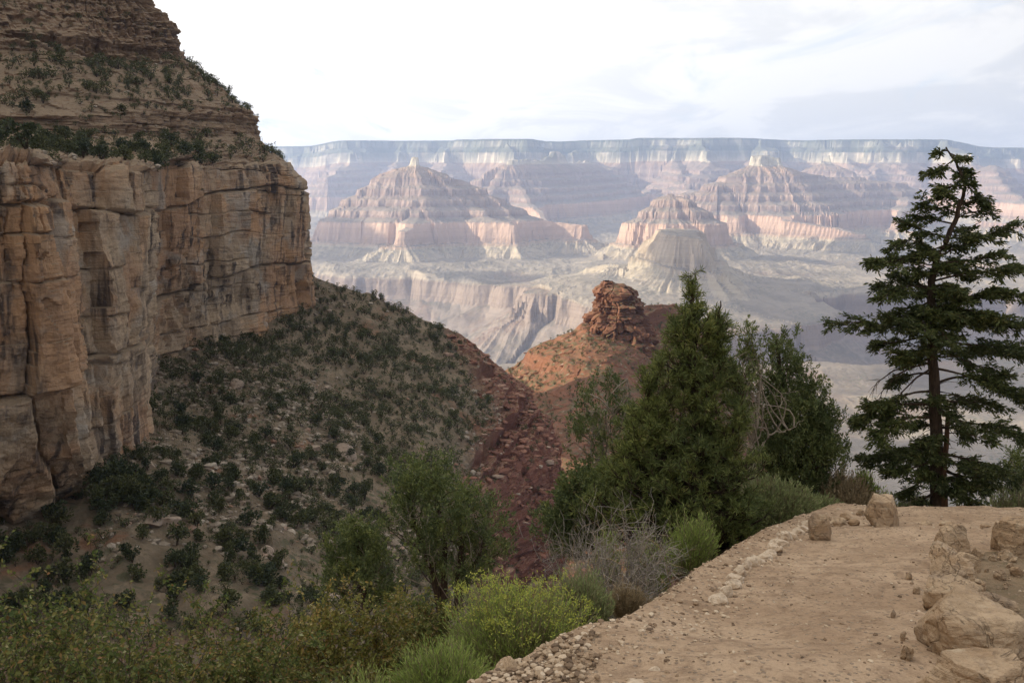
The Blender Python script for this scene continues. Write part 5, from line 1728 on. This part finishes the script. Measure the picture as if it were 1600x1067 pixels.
def build_shrubs():
    fan_shrub('rabbitbrush', 'largest rabbitbrush with bright yellow green flower tops above the gravel heap', 'shrub', 802, 892, 1046, 290, 6.9, 3400, M_RABBIT, 51, flowers=True, dry=0.25)
    fan_shrub('rabbitbrush', 'pale greyish green rabbitbrush touching the right side of the largest one', 'shrub', 915, 872, 992, 150, 7.7, 1900, M_RABBITG, 52, dry=0.2, wl=1.2)
    fan_shrub('rabbitbrush', 'green rabbitbrush at the bottom edge left of the gravel heap', 'shrub', 700, 990, 1120, 190, 5.9, 1500, M_RABBIT, 53, dry=0.1)
    fan_shrub('rabbitbrush', 'bright green rabbitbrush cut off by the bottom edge under the oak brush', 'shrub', 555, 1024, 1130, 240, 5.6, 1600, M_RABBIT, 54, dry=0.05)
    fan_shrub('rabbitbrush', 'round fresh green rabbitbrush at the foot of the big pine', 'shrub', 1078, 778, 872, 104, 11.2, 1300, M_RABBIT, 55, dry=0.08)
    fan_shrub('rabbitbrush', 'green rabbitbrush peeking out between the bare grey bush and the round green one', 'shrub', 1012, 784, 872, 80, 11.8, 800, M_RABBIT, 56, dry=0.1)
    fan_shrub('rabbitbrush', 'small green rabbitbrush peeking out above the bare grey bush', 'shrub', 950, 792, 872, 56, 11.0, 600, M_RABBIT, 57, dry=0.1)
    fan_shrub('shrub', 'dark green feathery shrub at the right foot of the big pine', 'shrub', 1208, 736, 834, 150, 14.4, 3000, M_RABBITG, 58, dry=0.05, wl=1.4)
    fan_shrub('shrub', 'low green tuft between the feathery shrub and the dry grass clump', 'shrub', 1266, 768, 816, 110, 15.0, 1800, M_RABBITG, 59, dry=0.1, wl=1.4)
    fan_shrub('dry_grass_clump', 'large straw coloured dry grass clump left of the blocky boulder', 'grass clump', 1312, 716, 800, 150, 16.4, 4200, M_STRAW, 60, stemm=M_STRAW, dry=0.15, wl=1.7)
    fan_shrub('shrub', 'small bright green shrub rising behind the straw coloured grass clump', 'shrub', 1352, 716, 796, 84, 16.8, 1800, M_RABBIT, 61, dry=0.1, wl=1.7)
    fan_shrub('shrub', 'grey green brush at the right edge under the thin young juniper', 'shrub', 1590, 730, 826, 130, 16.6, 2200, M_RABBITG, 62, dry=0.3, wl=1.6)
    fan_shrub('shrub', 'low dark green brush around the foot of the fir trunk', 'shrub', 1416, 758, 808, 120, 16.6, 1800, M_RABBITG, 64, dry=0.1, wl=1.6)
    fan_shrub('dry_grass_clump', 'short dry tan grass at the trail lip in front of the bare grey bush', 'grass clump', 985, 905, 960, 100, 8.6, 700, M_STRAW, 63, stemm=M_STRAW, dry=0.5, wl=0.8)
    twig_shrub('bare_bush', 'tangled leafless grey bush at the trail lip in front of the pine', 'shrub', 955, 796, 935, 205, 9.3, 95, 71, stem_r=0.0065)
    OAK = 'oak brush on the bank below the trail'
    specs = [
        ('tall thin leaved oak brush at the left edge of the photo', 30, 890, 1150, 240, 8.5, 46, 26520, M_OAK, 0.050),
        ('sparse see through oak brush just right of the left edge one', 165, 930, 1150, 240, 9.5, 34, 13260, M_OAK, 0.047),
        ('low dark oak brush filling the bottom left corner', 70, 985, 1200, 330, 7.2, 44, 23460, M_OAK, 0.044),
        ('dark oak brush at the bottom edge below the sparse one', 250, 1000, 1200, 260, 7.6, 38, 19380, M_OAK, 0.044),
        ('rounded olive oak brush in the middle of the bottom left thicket', 355, 955, 1130, 190, 11.0, 40, 23460, M_OAK, 0.050),
        ('dark olive oak brush hiding the foot of the rounded one', 420, 1000, 1160, 200, 9.0, 36, 18360, M_OAK, 0.047),
        ('brownish yellow oak brush under the small juniper', 490, 950, 1090, 150, 12.5, 40, 23460, M_OAKY, 0.053),
        ('yellow leaved oak brush right in front of the open crowned juniper', 600, 934, 1070, 170, 13.0, 46, 28560, M_OAKY, 0.055),
        ('small olive oak brush between the yellow one and the largest rabbitbrush', 672, 935, 1050, 90, 12.0, 26, 13260, M_OAK, 0.053),
    ]
    for k, (lb, cx, top, bot, wd, y, n, lv, lm, ls) in enumerate(specs):
        twig_shrub('oak_brush', lb, 'shrub', cx, top, bot, wd, y, n, 80 + k, m=M_OAKTWIG, leafm=lm, leaves=lv, group=OAK, lsize=ls, stem_r=0.009)


build_shrubs()
# ------------------------------------------------------------------ small trees and rubble on the far slopes
def pinyon_shape(seed, n, tall=1.0):
    """unit-height small tree: lumpy crown of leaf clumps on a short forked trunk"""
    rng = np.random.RandomState(seed)
    A = Acc()
    nl = 7
    cen = np.stack([rng.normal(size=nl) * 0.17, rng.normal(size=nl) * 0.17, rng.uniform(0.30, 0.78, nl)], -1)
    rad = rng.uniform(0.16, 0.27, nl) * (1.15 - 0.5 * cen[:, 2])
    k = rng.randint(nl, size=n)
    d = rdir(rng, n)
    C = cen[k] + d * (rad[k] * rng.rand(n) ** 0.35)[:, None]
    C[:, 2] = np.maximum(C[:, 2], 0.04)
    A.leaves(C, d + np.array([0, 0, 0.5]) + rdir(rng, n) * 0.6, rng.uniform(0.08, 0.17, n), rng.uniform(0.06, 0.11, n), rng)
    nleaf = n
    W = Acc()
    for i in range(3):
        W.tube([[0, 0, -0.08], cen[i] * np.array([0.5, 0.5, 0.5]), cen[i]], [0.035, 0.025, 0.01], 4)
    V = np.concatenate(A.V + W.V)
    off = A.n
    F = np.concatenate(A.F + [f + off for f in W.F])
    fm = np.concatenate([np.zeros(nleaf, int), np.ones(len(F) - nleaf, int)])
    return V, F, fm


def sample_surface(G, n, rng, weight):
    du = np.diff(G, axis=1)[:-1]
    dv = np.diff(G, axis=0)[:, :-1]
    nn = np.cross(du, dv)
    area = np.linalg.norm(nn, axis=-1)
    nz = np.abs(nn[..., 2]) / (area + 1e-9)
    wgt = (area * weight[:-1, :-1] * np.clip((nz - 0.35) / 0.3, 0, 1)).ravel()
    c = np.cumsum(wgt)
    idx = np.searchsorted(c, rng.rand(n) * c[-1])
    iv, iu = np.unravel_index(np.minimum(idx, len(c) - 1), area.shape)
    fu, fv = rng.rand(n)[:, None], rng.rand(n)[:, None]
    return G[iv, iu] + du[iv, iu] * fu + dv[iv, iu] * fv, iv, iu


def scatter_slopes():
    from mathutils.bvhtree import BVHTree
    rng = np.random.RandomState(77)
    trees = []     # (point, height, label)
    # ledges of the cliff
    q = CLIFF_G
    px, py, dist = to_px(q)
    inview = ((px > -30) & (px < 480) & (py > -40) & (q[..., 1] > 60)).astype(float)
    cl = np.clip(0.6 + 0.9 * fbm(q / 34.0 + 3, 3), 0.12, 1.3)
    vv = CLIFF_V[:, None] + 0 * px
    bench = ((vv > 9.0) & (vv < 11.02)) * inview * cl * (1 - 0.55 * (px < 240))
    upper = ((vv > 5.0) & (vv < 8.1)) * inview * cl
    ledge = ((vv > 2.5) & (vv < 5.2) | (vv > 8.0) & (vv < 9.1)) * inview * 0.5
    face = (vv > 11.3) * inview * 0.8
    for wgt, n, lo, hi, lb in ((bench, 520, 1.2, 4.8, 'dark small tree on the brushy bench directly above the great tan cliff'), (upper, 1100, 1.2, 4.4, 'dark small tree on the upper ledge slope between the two brown cliffs'),
                               (ledge, 420, 0.9, 3.0, 'tiny dark tree clinging to a ledge of the upper brown cliff'), (face, 26, 0.9, 2.2, 'tiny shrub rooted in the face of the great tan cliff')):
        p, iv, iu = sample_surface(q, n, rng, wgt)
        for a in p:
            trees.append((a, lo + (hi - lo) * rng.rand() ** 2.2, lb))
    # rubble slope
    q = TALUS_G
    px, py, dist = to_px(q)
    inview = ((px > -40) & (px < 900) & (py < 1010)).astype(float)
    dens = np.clip(0.7 + 1.0 * fbm(q / 16.0 + 9, 4), 0.10, 1.5) * (1 - 0.72 * TALUS_R) * inview * np.clip(dist / 260.0, 0.85, 1.25)
    p, iv, iu = sample_surface(q, 4900, rng, dens)
    tpx, tpy, _ = to_px(p)
    for a, i, j, x, y in zip(p, iv, iu, tpx, tpy):
        h = 0.9 + 3.3 * rng.rand() ** 2.6
        if TALUS_R[i, j] > 0.5:
            h *= 0.62
            lb = 'small dark shrub among the broken red ledges at the edge of the slope'
        elif y < 0.62 * (x - 480) + 455:
            lb = 'dark small tree along the skyline crest of the rubble slope'
        elif x < 260 and y > 700:
            lb = 'dark small tree on the lower rubble slope near the foot of the orange cliff'
        elif y > 760:
            lb = 'dark small tree low on the rubble slope above the oak brush'
        elif x < 470:
            lb = 'dark small tree on the rubble slope just under the tan cliff'
        else:
            lb = 'dark small tree on the middle of the rubble slope'
        trees.append((a, h, lb))
    # the dark thicket at the cliff foot
    for k in range(42):
        x, y = rng.uniform(150, 235), rng.uniform(745, 800)
        i = np.argmin((px - x) ** 2 + (py - y) ** 2)
        trees.append((q.reshape(-1, 3)[i], rng.uniform(2.5, 4.6), 'dark small tree in the thicket at the foot of the orange cliff'))
    for (x, y, h) in ((117, 780, 7.0), (58, 760, 3.4), (80, 815, 4.5), (105, 872, 4.6)):
        i = np.argmin((px - x) ** 2 + (py - y) ** 2)
        trees.append((q.reshape(-1, 3)[i], h, 'larger dark tree standing near the foot of the left cliff'))
    # red butte
    q = BUTTE_G
    px, py, dist = to_px(q)
    inview = ((px > 780) & (px < 1400) & (py < 800)).astype(float)
    p, iv, iu = sample_surface(q, 1300, rng, inview * np.clip(0.5 + 1.3 * fbm(q / 50.0 + 2, 3), 0.05, 1.5))
    for a in p:
        trees.append((a, 1.4 + 2.0 * rng.rand() ** 2, 'small shrub on the rusty slope of the red butte'))
    # what the camera sees of them
    bv, bf, off = [], [], 0
    for G in (CLIFF_G[::4, ::4], TALUS_G[::4, ::4]):
        bv.append(G.reshape(-1, 3)); bf.append(grid_faces(*G.shape[:2]) + off); off += G.shape[0] * G.shape[1]
    tree_bvh = BVHTree.FromPolygons(np.concatenate(bv).tolist(), np.concatenate(bf).tolist())
    pts = np.array([t[0] for t in trees])
    hs = np.array([t[1] for t in trees])
    tx, ty, td = to_px(pts)
    size = hs / td * FPX
    vis = np.zeros(len(trees), bool)
    for i in range(len(trees)):
        top = Vector(pts[i]) + Vector((0, 0, hs[i] * 0.8))
        L = top.length
        h = tree_bvh.ray_cast(Vector((0, 0, 0)), top / L, L - 4.0)
        vis[i] = h[0] is None and -5 < tx[i] < 905 and -5 < ty[i] < 965
        if 600 < tx[i] < 790 and 740 < ty[i] or 495 < tx[i] < 615 and 820 < ty[i]:
            vis[i] = False
    order = np.argsort(-size * vis)
    mats = [M_PINYON, M_BARK]
    big = []
    for s in range(6):
        V, F, fm = pinyon_shape(500 + s, 420)
        big.append((V, F, fm))
    small = [pinyon_shape(520 + s, 130) for s in range(5)]
    protos = {}
    for r, i in enumerate(order[:300]):
        k = rng.randint(6)
        if k not in protos:
            V, F, fm = big[k]
            o = mesh_np('pinyon_tree', V, F, mats, fmat=fm)
            protos[k] = o
        else:
            o = protos[k].copy()
            COL.objects.link(o)
        s = hs[i]
        wd = rng.uniform(0.85, 1.25)
        o.location = pts[i]
        o.rotation_euler = (rng.uniform(-0.1, 0.1), rng.uniform(-0.1, 0.1), rng.uniform(0, 6.28))
        o.scale = (s * wd, s * wd, s)
        tag(o, trees[i][2], 'tree', 'small dark trees dotting the slopes')
    Vs, Fs, Fm, off = [], [], [], 0
    for i in order[300:]:
        V, F, fm = small[rng.randint(5)]
        a = rng.uniform(0, 6.28)
        c, s_ = math.cos(a), math.sin(a)
        wd = rng.uniform(0.9, 1.4)
        Vs.append((V * np.array([wd, wd, 1]) * hs[i]) @ np.array([[c, -s_, 0], [s_, c, 0], [0, 0, 1]]).T + pts[i])
        Fs.append(F + off); Fm.append(fm); off += len(V)
    o = mesh_np('scrub', np.concatenate(Vs), np.concatenate(Fs), mats, fmat=np.concatenate(Fm))
    tag(o, 'many tiny dark shrubs scattered over the slopes and the red butte', 'scrub', kind='stuff')


def rubble_material():
    m, t = mat('rubble_rock')
    r = t.n('ShaderNodeObjectInfo').outputs['Random']
    isl = t.island()
    tc = t.pos()
    n = t.noise(tc, 0.8, 5.0, 0.65)
    col = t.ramp(isl, [(0.0, (0.16, 0.125, 0.092)), (0.45, (0.25, 0.205, 0.155)), (0.88, (0.39, 0.33, 0.26)), (1.0, (0.26, 0.15, 0.10))])
    col = t.mix(t.math('MULTIPLY', t.step(n, 0.45, 0.65), 0.5), col, t.vmath('MULTIPLY', col, (0.55, 0.52, 0.5)))
    t.surface(col, 0.95, t.bump(n, 0.8, 0.4), 0.1)
    return m


def scatter_rubble():
    rng = np.random.RandomState(99)
    M_RUB = rubble_material()
    q = TALUS_G
    px, py, dist = to_px(q)
    # large boulders seen one by one
    named = [(536, 716, 44, 34, 'largest pale rounded boulder lying on the middle of the rubble slope'), (489, 702, 22, 14, 'pale slab just left of the largest boulder on the slope'), (370, 606, 26, 20, 'square tan boulder below the tan cliff foot'),
             (238, 818, 28, 18, 'left one of two smooth pale boulders on the lower slope'), (267, 820, 32, 20, 'right one of two smooth pale boulders on the lower slope'), (232, 730, 20, 22, 'grey boulder right of the orange cliff foot'), (146, 780, 24, 30, 'grey leaning block at the foot of the left cliff'),
             (140, 968, 24, 30, 'grey upright block low on the slope above the oak brush'), (418, 866, 20, 22, 'tan boulder on the lower right of the slope'), (432, 885, 22, 26, 'long tan boulder below another on the lower right of the slope'), (515, 940, 34, 24, 'pale boulder left of the small juniper'), (385, 495, 26, 16, 'grey boulder on the ledge at the cliff foot')]
    for k, (x, y, w_, h_, lb) in enumerate(named):
        i = np.argmin((px - x) ** 2 + (py - y) ** 2)
        p = q.reshape(-1, 3)[i]
        s = w_ * p[1] / FPX
        v, f = rock_mesh(700 + k, s * 0.6, s * 0.6, h_ * p[1] / FPX * 0.62, rough=0.08)
        o = mesh_np('boulder', v, f, M_RUB)
        o.location = p + np.array([0, 0, 0.1 * s])
        tag(o, lb, 'boulder')
    inview = ((px > -40) & (px < 900) & (py < 1010)).astype(float)
    dens = np.clip(0.25 + 1.6 * fbm(q / 30.0 + 40, 4), 0.02, 1.6) * (1 - 0.96 * TALUS_R) * inview
    p, iv, iu = sample_surface(q, 7000, rng, dens)
    qc = CLIFF_G
    cx_, cy_, _ = to_px(qc)
    vvv = CLIFF_V[:, None] + 0 * cx_
    p2, _, _ = sample_surface(qc, 900, rng, ((cx_ > -30) & (cx_ < 480) & (qc[..., 1] > 60) & (vvv > 5.0) & (vvv < 11.2)).astype(float))
    p = np.concatenate([p, p2])
    shapes = [rock_mesh(740 + k, 1, 0.75, 0.55, nb=9, sub=1, flat=0.8, rough=0.1) for k in range(7)]
    sz = 0.2 + 1.35 * rng.rand(len(p)) ** 5.0 + 0.3 * rng.rand(len(p))
    sz[7000:] *= 0.9
    Vs, Fs, off = [], [], 0
    for a, s in zip(p, sz):
        v, f = shapes[rng.randint(7)]
        t_ = rng.uniform(0, 6.28)
        c, s_ = math.cos(t_), math.sin(t_)
        Vs.append((v * s * rng.uniform(0.7, 1.4, 3)) @ np.array([[c, -s_, 0], [s_, c, 0], [0, 0, 1]]).T + a + np.array([0, 0, 0.1 * s]))
        Fs.append(f + off); off += len(v)
    o = mesh_np('scree', np.concatenate(Vs), np.concatenate(Fs), M_RUB)
    tag(o, 'pale broken stones strewn over the slopes under the cliffs', 'scree', kind='stuff')


def scatter_red_blocks():
    """fallen blocks of the red beds"""
    rng = np.random.RandomState(123)
    px, py, dist = to_px(TALUS_G)
    w1 = ((px > 660) & (px < 900) & (py < 920)).astype(float) * TALUS_R
    p, _, _ = sample_surface(TALUS_G, 900, rng, w1)
    px, py, dist = to_px(BUTTE_G)
    p2, _, _ = sample_surface(BUTTE_G, 700, rng, ((px > 780) & (px < 1250) & (py < 760)).astype(float))
    p = np.concatenate([p, p2])
    shapes = [rock_mesh(860 + k, 1, 0.8, 0.6, nb=10, sub=2, flat=0.72, rough=0.06) for k in range(6)]
    Vs, Fs, off = [], [], 0
    for i, a in enumerate(p):
        s = (0.45 + 2.1 * rng.rand() ** 3) * (1.0 if i < 900 else 0.8)
        v, f = shapes[rng.randint(6)]
        t_ = rng.uniform(0, 6.28)
        c, s_ = math.cos(t_), math.sin(t_)
        Vs.append((v * s * np.array([rng.uniform(0.8, 1.9), rng.uniform(0.8, 1.3), rng.uniform(0.5, 1.0)])) @ np.array([[c, -s_, 0], [s_, c, 0], [0, 0, 1]]).T + a + np.array([0, 0, 0.12 * s]))
        Fs.append(f + off); off += len(v)
    o = mesh_np('red_blocks', np.concatenate(Vs), np.concatenate(Fs), M_REDBLOCK)
    tag(o, 'fallen blocks of red rock littering the red ledges and the red butte', 'rocks', kind='stuff')


def red_block_material():
    m, t = mat('red_block')
    isl = t.island()
    pos = t.pos()
    n = t.noise(pos, 0.9, 5.0, 0.65)
    col = t.ramp(isl, [(0.0, (0.13, 0.06, 0.042)), (0.5, (0.23, 0.11, 0.075)), (0.9, (0.30, 0.165, 0.115)), (1.0, (0.36, 0.27, 0.20))])
    col = t.mix(t.math('MULTIPLY', t.step(n, 0.45, 0.65), 0.5), col, t.vmath('MULTIPLY', col, (0.5, 0.48, 0.46)))
    t.surface(col, 0.95, t.bump(n, 0.8, 0.4), 0.1)
    return m


M_REDBLOCK = red_block_material()
scatter_slopes()
scatter_rubble()
scatter_red_blocks()


# ------------------------------------------------------------------ unseen clouds, added to shade chosen parts of the canyon
def build_shade_clouds():
    m, t = mat('shade_cloud_white')
    t.surface((0.85, 0.85, 0.87), 1.0, None, 0.0)
    spots = [((1420, 525, 5150), 620, 480), ((1560, 500, 5300), 700, 600), ((525, 385, 7600), 520, 420), ((1480, 690, 2500), 800, 420), ((1240, 690, 2100), 380, 420), ((760, 575, 4300), 150, 180), ((1430, 420, 8200), 420, 300), ((1545, 590, 3600), 400, 520), ((780, 440, 6400), 300, 260)]
    for k, (px, rx, ry) in enumerate(spots):
        T = P(*px)
        zc = 2700.0
        c = T + sun_dir * ((zc - T.z) / sun_dir.z)
        rng = np.random.RandomState(900 + k)
        bm = bmesh.new()
        bmesh.ops.create_icosphere(bm, subdivisions=5, radius=1.0)
        V = np.array([v.co[:] for v in bm.verts])
        F = np.array([[v.index for v in f.verts] for f in bm.faces])
        bm.free()
        V = V * (1 + 0.42 * fbm(V * 1.6 + k * 7, 5, 0.6))[:, None]
        V[:, 2] = np.where(V[:, 2] < 0, V[:, 2] * 0.35, V[:, 2])
        V = V * np.array([rx, ry, 120.0])
        o = mesh_np('cloud', V, F, m, smooth=True)  # added blocker out of view, its shadow aimed at one patch
        o.location = c
        tag(o, 'unseen white cloud added left of the view to shade part of the canyon', 'cloud', 'unseen clouds added to shade the canyon', kind='structure')


build_shade_clouds()
# ------------------------------------------------------------------ haze
def build_haze():
    x0, x1, y0, y1, z0, z1 = -16000, 16000, -1500, 24500, -1120, 1000
    v = [(x, y, z) for z in (z0, z1) for y in (y0, y1) for x in (x0, x1)]
    f = [(0, 2, 3, 1), (4, 5, 7, 6), (0, 1, 5, 4), (1, 3, 7, 5), (3, 2, 6, 7), (2, 0, 4, 6)]
    m = bpy.data.materials.new('haze_air')
    m.use_nodes = True
    t = NT(m.node_tree)
    pv = t.n('ShaderNodeVolumePrincipled')
    pv.inputs['Color'].default_value = (0.53, 0.675, 1.0, 1)
    pv.inputs['Density'].default_value = HAZE_DENSITY
    pv.inputs['Anisotropy'].default_value = 0.45
    o = t.n('ShaderNodeOutputMaterial')
    m.node_tree.links.new(pv.outputs[0], o.inputs['Volume'])
    h = mesh_np('haze', v, f, m)
    tag(h, 'pale blue haze filling the canyon air', 'haze', kind='stuff')


build_haze()
